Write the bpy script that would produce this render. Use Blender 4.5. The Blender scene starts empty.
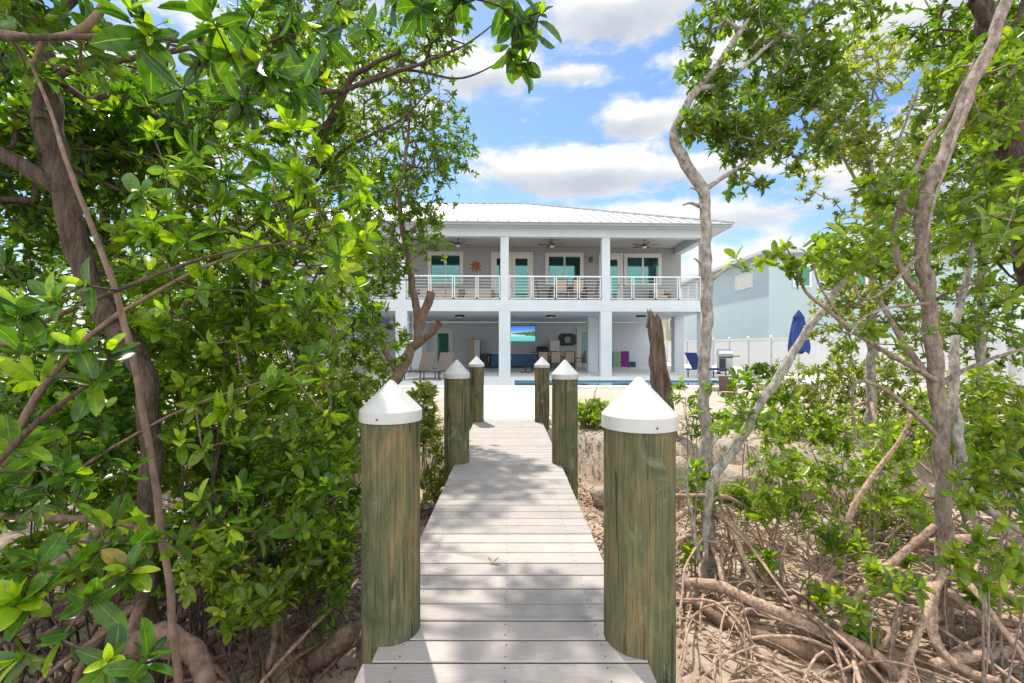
import bpy, math, random
import numpy as np
from mathutils import Vector, noise as mnoise
R = math.radians
rnd = random.Random(11)
rng = np.random.default_rng(7)
sc = bpy.context.scene
col = sc.collection
F = 455.0
CZ = 1.32
def at(px, py, D):
    return np.array([(px-512)/F*D, D, CZ-(py-346)/F*D])

# ------------------------------------------------------------ materials
def nt(name):
    m = bpy.data.materials.new(name); m.use_nodes = True
    t = m.node_tree
    return m, t, t.nodes['Principled BSDF'], t.nodes['Material Output']
def ramp(t, stops):
    r = t.nodes.new('ShaderNodeValToRGB')
    e = r.color_ramp.elements
    while len(e) < len(stops): e.new(0.5)
    for k, (p, c) in enumerate(stops):
        e[k].position = p; e[k].color = (c[0], c[1], c[2], 1)
    return r
def mat(name, c1, c2=None, scale=6, rough=0.6, metal=0, bump=0.0, bscale=None, stretch=(1,1,1), detail=6, coat=0, spec=None, bdist=0.01):
    m, t, p, o = nt(name)
    c2 = c2 or tuple(x*0.85 for x in c1)
    tc = t.nodes.new('ShaderNodeTexCoord')
    mp = t.nodes.new('ShaderNodeMapping'); mp.inputs['Scale'].default_value = stretch
    t.links.new(tc.outputs['Object'], mp.inputs[0])
    n = t.nodes.new('ShaderNodeTexNoise'); n.inputs['Scale'].default_value = scale; n.inputs['Detail'].default_value = detail
    n.inputs['Roughness'].default_value = 0.62
    t.links.new(mp.outputs[0], n.inputs['Vector'])
    r = ramp(t, [(0.3, c2), (0.7, c1)])
    t.links.new(n.outputs['Fac'], r.inputs[0])
    t.links.new(r.outputs[0], p.inputs['Base Color'])
    p.inputs['Roughness'].default_value = rough; p.inputs['Metallic'].default_value = metal
    if spec is not None: p.inputs['Specular IOR Level'].default_value = spec
    if coat: p.inputs['Coat Weight'].default_value = coat
    if bump:
        b = t.nodes.new('ShaderNodeBump'); b.inputs['Strength'].default_value = bump; b.inputs['Distance'].default_value = bdist
        n2 = t.nodes.new('ShaderNodeTexNoise'); n2.inputs['Scale'].default_value = bscale or scale*5; n2.inputs['Detail'].default_value = 5
        t.links.new(mp.outputs[0], n2.inputs['Vector'])
        t.links.new(n2.outputs['Fac'], b.inputs['Height']); t.links.new(b.outputs[0], p.inputs['Normal'])
    return m
def leafmat(name, young, mid, old, trans=0.45, rough=0.36):
    m, t, p, o = nt(name)
    at_ = t.nodes.new('ShaderNodeAttribute'); at_.attribute_name = 'tint'
    r = ramp(t, [(0.0, old), (0.5, mid), (0.86, young), (0.97, (young[0]*1.15, young[1]*1.05, young[2])), (1.0, (0.30, 0.21, 0.04))])
    t.links.new(at_.outputs['Fac'], r.inputs[0])
    ed = t.nodes.new('ShaderNodeAttribute'); ed.attribute_name = 'edge'
    er = ramp(t, [(0.0,(0.45,0.45,0.45)),(0.04,(0.2,0.2,0.2)),(0.09,(0,0,0)),(0.9,(0,0,0)),(1.0,(0.10,0.10,0.10))])
    t.links.new(ed.outputs['Fac'], er.inputs[0])
    rib = t.nodes.new('ShaderNodeMix'); rib.data_type = 'RGBA'; rib.inputs['B'].default_value = (min(1,young[0]*1.5), min(1,young[1]*1.2), young[2]*2, 1)
    t.links.new(er.outputs[0], rib.inputs['Factor']); t.links.new(r.outputs[0], rib.inputs['A'])
    tco = t.nodes.new('ShaderNodeTexCoord'); ns = t.nodes.new('ShaderNodeTexNoise'); ns.inputs['Scale'].default_value = 45; ns.inputs['Detail'].default_value = 4
    t.links.new(tco.outputs['Object'], ns.inputs['Vector'])
    nr = ramp(t, [(0.3,(0.5,0.55,0.5)),(0.5,(0.95,0.95,0.9)),(0.72,(1.1,1.05,1.0))]); t.links.new(ns.outputs['Fac'], nr.inputs[0])
    r2_ = t.nodes.new('ShaderNodeMix'); r2_.data_type = 'RGBA'; r2_.blend_type = 'MULTIPLY'; r2_.inputs['Factor'].default_value = 1
    t.links.new(rib.outputs['Result'], r2_.inputs['A']); t.links.new(nr.outputs[0], r2_.inputs['B'])
    class _O: outputs = [r2_.outputs['Result']]
    r = _O
    t.links.new(r.outputs[0], p.inputs['Base Color'])
    bp = t.nodes.new('ShaderNodeBump'); bp.inputs['Strength'].default_value = 0.35; bp.inputs['Distance'].default_value = 0.004
    t.links.new(ns.outputs['Fac'], bp.inputs['Height']); t.links.new(bp.outputs[0], p.inputs['Normal'])
    p.inputs['Roughness'].default_value = rough
    p.inputs['Specular IOR Level'].default_value = 0.42
    tr = t.nodes.new('ShaderNodeBsdfTranslucent')
    mul = t.nodes.new('ShaderNodeMix'); mul.data_type = 'RGBA'; mul.blend_type = 'MULTIPLY'; mul.inputs['Factor'].default_value = 1.0
    mul.inputs['B'].default_value = (2.0, 2.1, 0.35, 1)
    t.links.new(r.outputs[0], mul.inputs['A'])
    t.links.new(mul.outputs['Result'], tr.inputs['Color'])
    mx = t.nodes.new('ShaderNodeMixShader'); mx.inputs[0].default_value = trans
    t.links.new(p.outputs[0], mx.inputs[1]); t.links.new(tr.outputs[0], mx.inputs[2])
    t.links.new(mx.outputs[0], o.inputs['Surface'])
    return m
M = {}
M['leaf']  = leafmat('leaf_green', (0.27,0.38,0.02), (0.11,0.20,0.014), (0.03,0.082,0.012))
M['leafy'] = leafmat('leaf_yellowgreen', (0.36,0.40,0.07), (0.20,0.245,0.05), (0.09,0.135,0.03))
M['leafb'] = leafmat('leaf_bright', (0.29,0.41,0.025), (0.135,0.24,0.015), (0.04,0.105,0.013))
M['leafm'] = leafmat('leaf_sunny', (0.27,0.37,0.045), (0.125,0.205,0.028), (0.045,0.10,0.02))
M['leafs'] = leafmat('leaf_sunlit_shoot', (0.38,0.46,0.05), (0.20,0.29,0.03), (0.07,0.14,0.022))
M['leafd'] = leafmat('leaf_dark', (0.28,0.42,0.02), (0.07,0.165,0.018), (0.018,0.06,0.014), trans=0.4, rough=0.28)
M['litter'] = leafmat('leaf_litter', (0.36,0.26,0.17), (0.27,0.19,0.125), (0.13,0.09,0.06), trans=0.1, rough=0.8)
M['bark_dark'] = mat('bark_dark', (0.12,0.08,0.058), (0.02,0.013,0.010), 34, 0.9, bump=1.0, bscale=70, stretch=(1,1,0.22), bdist=0.02)
M['bark_grey'] = mat('bark_grey', (0.47,0.43,0.38), (0.12,0.10,0.085), 24, 0.88, bump=1.0, bscale=60, stretch=(1,1,0.55), bdist=0.015)
M['bark_brown'] = mat('bark_brown', (0.37,0.295,0.245), (0.11,0.08,0.065), 28, 0.88, bump=1.0, bscale=60, stretch=(1,1,0.5), bdist=0.015)
M['bark_pink'] = mat('bark_pink', (0.235,0.155,0.11), (0.09,0.055,0.04), 30, 0.85, bump=0.5, bscale=80, stretch=(1,1,0.4))
M['root'] = mat('root_tan', (0.54,0.385,0.285), (0.14,0.085,0.06), 40, 0.9, bump=1.0, bscale=60, bdist=0.008)
M['root_dark'] = mat('root_dark', (0.24,0.15,0.105), (0.055,0.035,0.025), 22, 0.85, bump=0.7, bscale=60, bdist=0.008)
M['stump'] = mat('stump_wood', (0.27,0.19,0.14), (0.04,0.027,0.02), 16, 0.95, bump=1.0, bscale=30, stretch=(1,1,0.18), bdist=0.05)
M['white'] = mat('white_stucco', (0.56,0.605,0.635), (0.49,0.535,0.565), 1.1, 0.75, bump=0.15, bscale=90, bdist=0.004)
M['trim'] = mat('white_trim', (0.62,0.63,0.61), (0.59,0.60,0.58), 3, 0.5)
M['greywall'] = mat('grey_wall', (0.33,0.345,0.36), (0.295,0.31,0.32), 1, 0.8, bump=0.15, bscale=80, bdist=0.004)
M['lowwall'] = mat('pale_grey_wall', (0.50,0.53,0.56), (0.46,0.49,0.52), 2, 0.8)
M['ceiling'] = mat('ceiling_paint', (0.50,0.53,0.55), (0.47,0.50,0.52), 2, 0.8)
M['roof'] = mat('white_metal_roof', (0.46,0.465,0.475), (0.42,0.43,0.44), 1.2, 0.45)
M['seam'] = mat('roof_seam_shadowed', (0.34,0.35,0.36), (0.30,0.31,0.32), 3, 0.45)  # seam metal greyed: the shadow along each rib is put into its colour
M['fascia'] = mat('grey_fascia', (0.30,0.33,0.34), (0.25,0.28,0.29), 3, 0.5)
M['rail'] = mat('white_powdercoat', (0.72,0.73,0.73), (0.68,0.69,0.69), 5, 0.35)
M['glass'] = mat('teal_glass', (0.08,0.19,0.175), (0.07,0.175,0.16), 1, 0.02, metal=0.92)
M['dglass'] = mat('green_glass', (0.04,0.16,0.12), (0.03,0.13,0.10), 1, 0.05, metal=0.2)
M['cream'] = mat('cream_frame', (0.66,0.65,0.60), (0.60,0.59,0.55), 4, 0.6)
M['black'] = mat('black_paint', (0.025,0.025,0.028), (0.018,0.018,0.02), 8, 0.45)
M['darkmetal'] = mat('dark_metal', (0.06,0.06,0.065), (0.04,0.04,0.045), 8, 0.4, metal=0.5)
M['steel'] = mat('steel', (0.55,0.56,0.57), (0.48,0.49,0.50), 8, 0.3, metal=0.8)
M['bronze'] = mat('bronze', (0.16,0.10,0.07), (0.11,0.07,0.05), 8, 0.4, metal=0.4)
M['tan'] = mat('tan_sling', (0.46,0.38,0.28), (0.38,0.31,0.23), 20, 0.8)
M['wicker'] = mat('brown_wicker', (0.23,0.17,0.13), (0.13,0.10,0.08), 60, 0.75, bump=0.5, bscale=120)
M['cushion'] = mat('beige_cushion', (0.56,0.50,0.42), (0.50,0.44,0.37), 8, 0.9)
M['brownsling'] = mat('brown_sling', (0.16,0.125,0.11), (0.12,0.095,0.085), 30, 0.85)
M['bluecab'] = mat('blue_cabinet', (0.02,0.13,0.27), (0.015,0.11,0.23), 4, 0.4)
M['navy'] = mat('navy_canvas', (0.02,0.055,0.22), (0.015,0.04,0.16), 8, 0.85, bump=0.3, bscale=30)
M['purple'] = mat('purple_towel', (0.22,0.03,0.22), (0.18,0.02,0.18), 30, 0.95)
M['lime'] = mat('lime_towel', (0.50,0.55,0.13), (0.44,0.48,0.1), 30, 0.95)
M['orange'] = mat('orange_metal', (0.42,0.12,0.03), (0.30,0.08,0.03), 12, 0.5, metal=0.3)
M['lampglass'] = mat('lamp_glass', (0.8,0.78,0.7), (0.78,0.76,0.68), 4, 0.3)
M['nblue'] = mat('pale_blue_siding', (0.39,0.49,0.52), (0.36,0.46,0.49), 1.5, 0.75, bump=0.2, bscale=40)
M['ncream'] = mat('cream_siding', (0.46,0.42,0.32), (0.42,0.38,0.29), 1.5, 0.75)
M['vinyl'] = mat('white_vinyl', (0.56,0.58,0.60), (0.52,0.54,0.56), 3, 0.45)
M['tancoping'] = mat('tan_stone', (0.42,0.33,0.26), (0.34,0.27,0.21), 12, 0.8, bump=0.3)
M['concrete'] = mat('white_paver', (0.72,0.71,0.69), (0.64,0.63,0.61), 4, 0.8, bump=0.2, bscale=60)
M['walk'] = mat('white_walk', (0.72,0.71,0.68), (0.66,0.65,0.62), 6, 0.8, bump=0.2, bscale=60)
M['tile'] = mat('pool_tile', (0.05,0.24,0.36), (0.03,0.17,0.28), 12, 0.3)
M['plasticcap'] = mat('white_plastic_cap', (0.50,0.505,0.50), (0.42,0.425,0.41), 7, 0.65, bump=0.05, bscale=30)
M['rock'] = mat('limestone', (0.42,0.35,0.27), (0.25,0.20,0.15), 8, 0.9, bump=1.0, bscale=25, bdist=0.03)

# water
m, t, p, o = nt('pool_water'); M['water'] = m
p.inputs['Base Color'].default_value = (0.012,0.17,0.27,1); p.inputs['Roughness'].default_value = 0.08; p.inputs['IOR'].default_value = 1.33
n = t.nodes.new('ShaderNodeTexNoise'); n.inputs['Scale'].default_value = 3.5
b = t.nodes.new('ShaderNodeBump'); b.inputs['Strength'].default_value = 0.35; b.inputs['Distance'].default_value = 0.04
t.links.new(n.outputs['Fac'], b.inputs['Height']); t.links.new(b.outputs[0], p.inputs['Normal'])

# pressure treated pile wood: brown green weathered with vertical grain
m, t, p, o = nt('pile_wood'); M['pile'] = m
tc = t.nodes.new('ShaderNodeTexCoord')
oi = t.nodes.new('ShaderNodeObjectInfo')
ad = t.nodes.new('ShaderNodeVectorMath'); ad.operation = 'MULTIPLY_ADD'
cb = t.nodes.new('ShaderNodeCombineXYZ')
mu = t.nodes.new('ShaderNodeMath'); mu.operation = 'MULTIPLY'; mu.inputs[1].default_value = 37.0
t.links.new(oi.outputs['Random'], mu.inputs[0])
for k in range(3): t.links.new(mu.outputs[0], cb.inputs[k])
ad.inputs[1].default_value = (1,1,1)
t.links.new(tc.outputs['Object'], ad.inputs[0]); t.links.new(cb.outputs[0], ad.inputs[2])
def pn(scale, st, det=6, dist=0.0, rg=0.6):
    mp = t.nodes.new('ShaderNodeMapping'); mp.inputs['Scale'].default_value = st
    t.links.new(ad.outputs[0], mp.inputs[0])
    n = t.nodes.new('ShaderNodeTexNoise'); n.inputs['Scale'].default_value = scale; n.inputs['Detail'].default_value = det
    n.inputs['Distortion'].default_value = dist; n.inputs['Roughness'].default_value = rg
    t.links.new(mp.outputs[0], n.inputs['Vector'])
    return n
big = pn(7, (1,1,0.32), 6, 1.2, 0.6)
rb = ramp(t, [(0.28,(0.045,0.060,0.028)),(0.42,(0.085,0.095,0.043)),(0.54,(0.12,0.115,0.052)),(0.66,(0.175,0.13,0.058)),(0.78,(0.10,0.11,0.058))])
t.links.new(big.outputs['Fac'], rb.inputs[0])
gr = pn(75, (1,1,0.035), 8, 0.9, 0.75)
rg_ = ramp(t, [(0.32,(0.30,0.30,0.32)),(0.5,(0.9,0.9,0.9)),(0.72,(1.5,1.45,1.35))])
t.links.new(gr.outputs['Fac'], rg_.inputs[0])
mx = t.nodes.new('ShaderNodeMix'); mx.data_type = 'RGBA'; mx.blend_type = 'MULTIPLY'; mx.inputs['Factor'].default_value = 0.95
t.links.new(rb.outputs[0], mx.inputs['A']); t.links.new(rg_.outputs[0], mx.inputs['B'])
pat = pn(4.5, (1,1,0.7), 8, 1.2, 0.7)
rp = ramp(t, [(0.56,(0,0,0)),(0.66,(0.55,0.55,0.55))])
t.links.new(pat.outputs['Fac'], rp.inputs[0])
mx2 = t.nodes.new('ShaderNodeMix'); mx2.data_type = 'RGBA'
mx2.inputs['B'].default_value = (0.21,0.235,0.15,1)
t.links.new(rp.outputs[0], mx2.inputs['Factor']); t.links.new(mx.outputs['Result'], mx2.inputs['A'])
ck = pn(26, (1,1,0.045), 3, 0.5, 0.5)
rk = ramp(t, [(0.0,(0.25,0.22,0.2)),(0.385,(0.35,0.32,0.3)),(0.415,(1,1,1))])
t.links.new(ck.outputs['Fac'], rk.inputs[0])
mx4 = t.nodes.new('ShaderNodeMix'); mx4.data_type = 'RGBA'; mx4.blend_type = 'MULTIPLY'; mx4.inputs['Factor'].default_value = 1
t.links.new(mx2.outputs['Result'], mx4.inputs['A']); t.links.new(rk.outputs[0], mx4.inputs['B'])
t.links.new(mx4.outputs['Result'], p.inputs['Base Color'])
p.inputs['Roughness'].default_value = 0.85
b = t.nodes.new('ShaderNodeBump'); b.inputs['Strength'].default_value = 0.55; b.inputs['Distance'].default_value = 0.006
t.links.new(gr.outputs['Fac'], b.inputs['Height']); t.links.new(b.outputs[0], p.inputs['Normal'])

# composite deck board: pale grey, long grain across, per board tone
m, t, p, o = nt('deck_board'); M['board'] = m
tc = t.nodes.new('ShaderNodeTexCoord')
geo = t.nodes.new('ShaderNodeNewGeometry')
mp = t.nodes.new('ShaderNodeMapping'); mp.inputs['Scale'].default_value = (0.05,1,1)
t.links.new(tc.outputs['Object'], mp.inputs[0])
n1 = t.nodes.new('ShaderNodeTexNoise'); n1.inputs['Scale'].default_value = 220; n1.inputs['Detail'].default_value = 4
t.links.new(mp.outputs[0], n1.inputs['Vector'])
r1 = ramp(t, [(0.35,(0.32,0.29,0.27)),(0.65,(0.385,0.352,0.33))])
t.links.new(n1.outputs['Fac'], r1.inputs[0])
rr = ramp(t, [(0,(0.84,0.84,0.84)),(1,(1.08,1.07,1.06))])
t.links.new(geo.outputs['Random Per Island'], rr.inputs[0])
mx = t.nodes.new('ShaderNodeMix'); mx.data_type = 'RGBA'; mx.blend_type = 'MULTIPLY'; mx.inputs['Factor'].default_value = 1
t.links.new(r1.outputs[0], mx.inputs['A']); t.links.new(rr.outputs[0], mx.inputs['B'])
n3 = t.nodes.new('ShaderNodeTexNoise'); n3.inputs['Scale'].default_value = 3.2; n3.inputs['Detail'].default_value = 8; n3.inputs['Roughness'].default_value = 0.7
t.links.new(tc.outputs['Object'], n3.inputs['Vector'])
r3 = ramp(t, [(0.4,(1,1,1)),(0.72,(0.84,0.82,0.79))])
t.links.new(n3.outputs['Fac'], r3.inputs[0])
mx3 = t.nodes.new('ShaderNodeMix'); mx3.data_type = 'RGBA'; mx3.blend_type = 'MULTIPLY'; mx3.inputs['Factor'].default_value = 1
t.links.new(mx.outputs['Result'], mx3.inputs['A']); t.links.new(r3.outputs[0], mx3.inputs['B'])
t.links.new(mx3.outputs['Result'], p.inputs['Base Color']); p.inputs['Roughness'].default_value = 0.62
b = t.nodes.new('ShaderNodeBump'); b.inputs['Strength'].default_value = 0.3; b.inputs['Distance'].default_value = 0.002
t.links.new(n1.outputs['Fac'], b.inputs['Height']); t.links.new(b.outputs[0], p.inputs['Normal'])

# ground: pale sand above, litter brown low
m, t, p, o = nt('sand_ground'); M['ground'] = m
tc = t.nodes.new('ShaderNodeTexCoord')
n1 = t.nodes.new('ShaderNodeTexNoise'); n1.inputs['Scale'].default_value = 1.6; n1.inputs['Detail'].default_value = 10; n1.inputs['Roughness'].default_value = 0.7
t.links.new(tc.outputs['Object'], n1.inputs['Vector'])
r1 = ramp(t, [(0.32,(0.36,0.29,0.22)),(0.6,(0.46,0.395,0.325))])
r2 = ramp(t, [(0.35,(0.25,0.175,0.125)),(0.5,(0.43,0.33,0.245)),(0.64,(0.58,0.48,0.38))])
t.links.new(n1.outputs['Fac'], r1.inputs[0]); t.links.new(n1.outputs['Fac'], r2.inputs[0])
sx = t.nodes.new('ShaderNodeSeparateXYZ'); t.links.new(tc.outputs['Object'], sx.inputs[0])
mr = t.nodes.new('ShaderNodeMapRange'); mr.inputs['From Min'].default_value = -0.5; mr.inputs['From Max'].default_value = -0.16
t.links.new(sx.outputs['Z'], mr.inputs['Value'])
mx = t.nodes.new('ShaderNodeMix'); mx.data_type = 'RGBA'
t.links.new(mr.outputs[0], mx.inputs['Factor']); t.links.new(r2.outputs[0], mx.inputs['A']); t.links.new(r1.outputs[0], mx.inputs['B'])
t.links.new(mx.outputs['Result'], p.inputs['Base Color']); p.inputs['Roughness'].default_value = 0.95
n2 = t.nodes.new('ShaderNodeTexNoise'); n2.inputs['Scale'].default_value = 14; n2.inputs['Detail'].default_value = 10; n2.inputs['Roughness'].default_value = 0.75
t.links.new(tc.outputs['Object'], n2.inputs['Vector'])
b = t.nodes.new('ShaderNodeBump'); b.inputs['Strength'].default_value = 0.9; b.inputs['Distance'].default_value = 0.05
t.links.new(n2.outputs['Fac'], b.inputs['Height']); t.links.new(b.outputs[0], p.inputs['Normal'])

# tv picture (a beach): local x,z in -.5..1 generated coords
m, t, p, o = nt('tv_picture'); M['tv'] = m
tc = t.nodes.new('ShaderNodeTexCoord'); sx = t.nodes.new('ShaderNodeSeparateXYZ'); t.links.new(tc.outputs['Generated'], sx.inputs[0])
rs = ramp(t, [(0.0,(0.10,0.62,0.62)),(0.30,(0.22,0.75,0.72)),(0.42,(0.75,0.85,0.75)),(0.46,(0.5,0.72,0.9)),(0.75,(0.12,0.36,0.85)),(1.0,(0.05,0.2,0.7))])
t.links.new(sx.outputs['Z'], rs.inputs[0])
nn = t.nodes.new('ShaderNodeTexNoise'); nn.inputs['Scale'].default_value = 5; t.links.new(tc.outputs['Generated'], nn.inputs['Vector'])
# island mask: |z-.52| < .16*noise*x
ms = t.nodes.new('ShaderNodeMath'); ms.operation = 'SUBTRACT'; ms.inputs[1].default_value = 0.5; t.links.new(sx.outputs['Z'], ms.inputs[0])
ab = t.nodes.new('ShaderNodeMath'); ab.operation = 'ABSOLUTE'; t.links.new(ms.outputs[0], ab.inputs[0])
m1 = t.nodes.new('ShaderNodeMath'); m1.operation = 'MULTIPLY'; t.links.new(sx.outputs['X'], m1.inputs[0]); t.links.new(nn.outputs['Fac'], m1.inputs[1])
m2 = t.nodes.new('ShaderNodeMath'); m2.operation = 'MULTIPLY'; m2.inputs[1].default_value = 0.34; t.links.new(m1.outputs[0], m2.inputs[0])
lt = t.nodes.new('ShaderNodeMath'); lt.operation = 'LESS_THAN'; t.links.new(ab.outputs[0], lt.inputs[0]); t.links.new(m2.outputs[0], lt.inputs[1])
mx = t.nodes.new('ShaderNodeMix'); mx.data_type = 'RGBA'; mx.inputs['B'].default_value = (0.08,0.2,0.06,1)
t.links.new(lt.outputs[0], mx.inputs['Factor']); t.links.new(rs.outputs[0], mx.inputs['A'])
p.inputs['Base Color'].default_value = (0.01,0.01,0.01,1)
t.links.new(mx.outputs['Result'], p.inputs['Emission Color']); p.inputs['Emission Strength'].default_value = 0.42

# ------------------------------------------------------------ mesh helpers
def mesh_np(name, V, faces_by_n, smooth=False, attrs=None, edge=None):
    """faces_by_n: list of int arrays (k, n)"""
    me = bpy.data.meshes.new(name)
    V = np.asarray(V, dtype=np.float32)
    me.vertices.add(len(V)); me.vertices.foreach_set('co', V.ravel())
    loops = np.concatenate([f.ravel() for f in faces_by_n]).astype(np.int32)
    tot = np.concatenate([np.full(len(f), f.shape[1], dtype=np.int32) for f in faces_by_n])
    start = np.concatenate([[0], np.cumsum(tot)[:-1]]).astype(np.int32)
    me.loops.add(len(loops)); me.loops.foreach_set('vertex_index', loops)
    me.polygons.add(len(tot)); me.polygons.foreach_set('loop_start', start); me.polygons.foreach_set('loop_total', tot)
    me.polygons.foreach_set('use_smooth', np.full(len(tot), smooth, dtype=bool))
    if attrs is not None:
        a = me.attributes.new('tint', 'FLOAT', 'POINT'); a.data.foreach_set('value', np.asarray(attrs, dtype=np.float32))
    if edge is not None:
        a = me.attributes.new('edge', 'FLOAT', 'POINT'); a.data.foreach_set('value', np.asarray(edge, dtype=np.float32))
    me.update(calc_edges=True)
    return me

def origin_of(o):
    p = np.zeros(3)
    while o is not None:
        p = p + np.array(o.location); o = o.parent
    return p

def link(name, me, m, parent=None, loc=None):
    o = bpy.data.objects.new(name, me); col.objects.link(o)
    if m is not None: me.materials.append(M[m] if isinstance(m, str) else m)
    if parent is not None: o.parent = parent
    return o

def thing(name, label, cat, loc=(0,0,0), rotz=0, group=None):
    o = bpy.data.objects.new(name, None); col.objects.link(o)
    o.empty_display_size = 0.1
    o.location = loc; o.rotation_euler = (0,0,rotz)
    o['label'] = label; o['category'] = cat
    if group: o['group'] = group
    return o

class MB:
    def __init__(s): s.v = []; s.f = []
    def add(s, vs, fs):
        k = len(s.v); s.v += [tuple(map(float, v)) for v in vs]; s.f += [tuple(i+k for i in f) for f in fs]; return s
    def box(s, x0, x1, y0, y1, z0, z1):
        return s.add([(x0,y0,z0),(x1,y0,z0),(x1,y1,z0),(x0,y1,z0),(x0,y0,z1),(x1,y0,z1),(x1,y1,z1),(x0,y1,z1)],
                     [(0,3,2,1),(4,5,6,7),(0,1,5,4),(1,2,6,5),(2,3,7,6),(3,0,4,7)])
    def bar(s, a, b, w, h):
        a = Vector(a); b = Vector(b); d = (b-a).normalized()
        ref = Vector((0,0,1)) if abs(d.z) < 0.95 else Vector((1,0,0))
        u = d.cross(ref).normalized()*w/2; v = u.cross(d).normalized()*h/2
        vs = [a-u-v, a+u-v, a+u+v, a-u+v, b-u-v, b+u-v, b+u+v, b-u+v]
        return s.add(vs, [(0,3,2,1),(4,5,6,7),(0,1,5,4),(1,2,6,5),(2,3,7,6),(3,0,4,7)])
    def lathe(s, prof, c=(0,0,0), n=24, axis='z'):
        vs = []; fs = []
        for r, z in prof:
            for k in range(n):
                a = 2*math.pi*k/n
                p = (r*math.cos(a), r*math.sin(a), z)
                if axis == 'y': p = (p[0], p[2], p[1])
                vs.append((c[0]+p[0], c[1]+p[1], c[2]+p[2]))
        for i in range(len(prof)-1):
            for k in range(n):
                fs.append((i*n+k, i*n+(k+1)%n, (i+1)*n+(k+1)%n, (i+1)*n+k))
        fs.append(tuple(range(n-1,-1,-1))); fs.append(tuple((len(prof)-1)*n+k for k in range(n)))
        return s.add(vs, fs)
    def tube(s, pts, rad, n=8):
        V, Fs = tube_np([pts], [rad if hasattr(rad,'__len__') else [rad]*len(pts)], n)
        return s.add(V, [tuple(int(i) for i in f) for f in Fs])
    def build(s, name, m, parent=None, bevel=0, smooth=False, rel=True):
        me = bpy.data.meshes.new(name)
        top = parent
        while top is not None and top.parent is not None: top = top.parent
        if top is not None and top.name == 'house' and rel:
            s.v = [(v[0]+(v[1]-19.6)*0.035+0.05, v[1], v[2]) for v in s.v]
        off = origin_of(parent) if (parent is not None and rel) else np.zeros(3)
        me.from_pydata([(v[0]-off[0], v[1]-off[1], v[2]-off[2]) for v in s.v], [], s.f)
        if smooth:
            me.polygons.foreach_set('use_smooth', [True]*len(me.polygons))
        o = link(name, me, m, parent)
        if bevel:
            b = o.modifiers.new('bevel', 'BEVEL'); b.width = bevel; b.segments = 2; b.limit_method = 'ANGLE'
        return o

def tube_np(chains, rads, n):
    Vs = []; Fs = []; k = 0
    ang = np.arange(n)*2*np.pi/n; ca = np.cos(ang); sa = np.sin(ang)
    for P, r in zip(chains, rads):
        P = np.asarray(P, float); r = np.asarray(r, float)
        T = np.gradient(P, axis=0); T /= np.linalg.norm(T, axis=1, keepdims=True)+1e-9
        mean = P[-1]-P[0]
        ref = np.array([0,0,1.0]) if abs(mean[2]) < 0.7*np.linalg.norm(mean)+1e-9 else np.array([1.0,0.15,0])
        U = np.cross(T, ref); U /= np.linalg.norm(U, axis=1, keepdims=True)+1e-9
        W = np.cross(T, U)
        ring = P[:,None,:] + r[:,None,None]*(ca[None,:,None]*U[:,None,:] + sa[None,:,None]*W[:,None,:])
        Vs.append(ring.reshape(-1,3))
        m_ = len(P)
        i = np.arange(m_-1)[:,None]*n; j = np.arange(n)[None,:]; j2 = (j+1) % n
        f = np.stack([i+j, i+j2, i+n+j2, i+n+j], axis=-1).reshape(-1,4)+k
        Fs.append(f); k += m_*n
    return np.concatenate(Vs), np.concatenate(Fs)

def smooth_line(P, rad, step=0.06):
    """catmull-rom resample"""
    P = np.asarray(P, float); rad = np.asarray(rad, float)
    Q = np.vstack([2*P[0]-P[1], P, 2*P[-1]-P[-2]])
    out = []; ro = []
    for i in range(len(P)-1):
        p0,p1,p2,p3 = Q[i:i+4]
        m_ = max(2, int(np.linalg.norm(p2-p1)/step))
        for k in range(m_):
            t = k/m_
            out.append(0.5*((2*p1)+(-p0+p2)*t+(2*p0-5*p1+4*p2-p3)*t*t+(-p0+3*p1-3*p2+p3)*t**3))
            ro.append(rad[i]*(1-t)+rad[i+1]*t)
    out.append(P[-1]); ro.append(rad[-1])
    return np.array(out), np.array(ro)

def unit(a):
    return a/(np.linalg.norm(a, axis=-1, keepdims=True)+1e-9)

def leaves_mesh(name, pos, dirv, nrm, L, W, tint, fine=False, curl=0.15):
    """elliptic folded leaves"""
    n = len(pos)
    d = unit(dirv); s = unit(np.cross(d, nrm)); u = np.cross(s, d)
    if fine:
        ts = np.array([0.0,0.12,0.3,0.55,0.78,0.93,1.0]); ws = np.array([0.05,0.5,0.86,1.0,0.84,0.42,0.0])
    else:
        ts = np.array([0.0,0.28,0.68,1.0]); ws = np.array([0.1,0.9,0.92,0.0])
    fold = 0.42 if fine else 0.3; sb = 0.10*rng.normal(size=n); cv = curl*(1+1.2*rng.normal(size=n))
    V = []
    for t_, w_ in zip(ts, ws):
        bend = -cv*t_*t_
        mid = pos + d*(L*t_)[:,None] + u*(L*bend)[:,None] + s*(L*sb*t_*t_)[:,None]
        side = s*(W*w_*0.5)[:,None]; lift = u*(W*w_*0.5*fold)[:,None]
        V += [mid-side+lift, mid, mid+side+lift]
    m_ = len(ts)
    V = np.stack(V, axis=1)  # n, 3m, 3
    base = (np.arange(n)*3*m_)[:,None]
    f = []
    for k in range(m_-1):
        a = 3*k
        f.append([a,a+1,a+4,a+3]); f.append([a+1,a+2,a+5,a+4])
    f = np.array(f)
    Fc = (base[:,:,None]+f[None]).reshape(-1,4)
    at_ = np.repeat(tint, 3*m_)
    eg = np.tile(np.array([1.0,0.0,1.0]), n*m_)
    return mesh_np(name, V.reshape(-1,3), [Fc], smooth=fine, attrs=at_, edge=eg)

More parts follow.
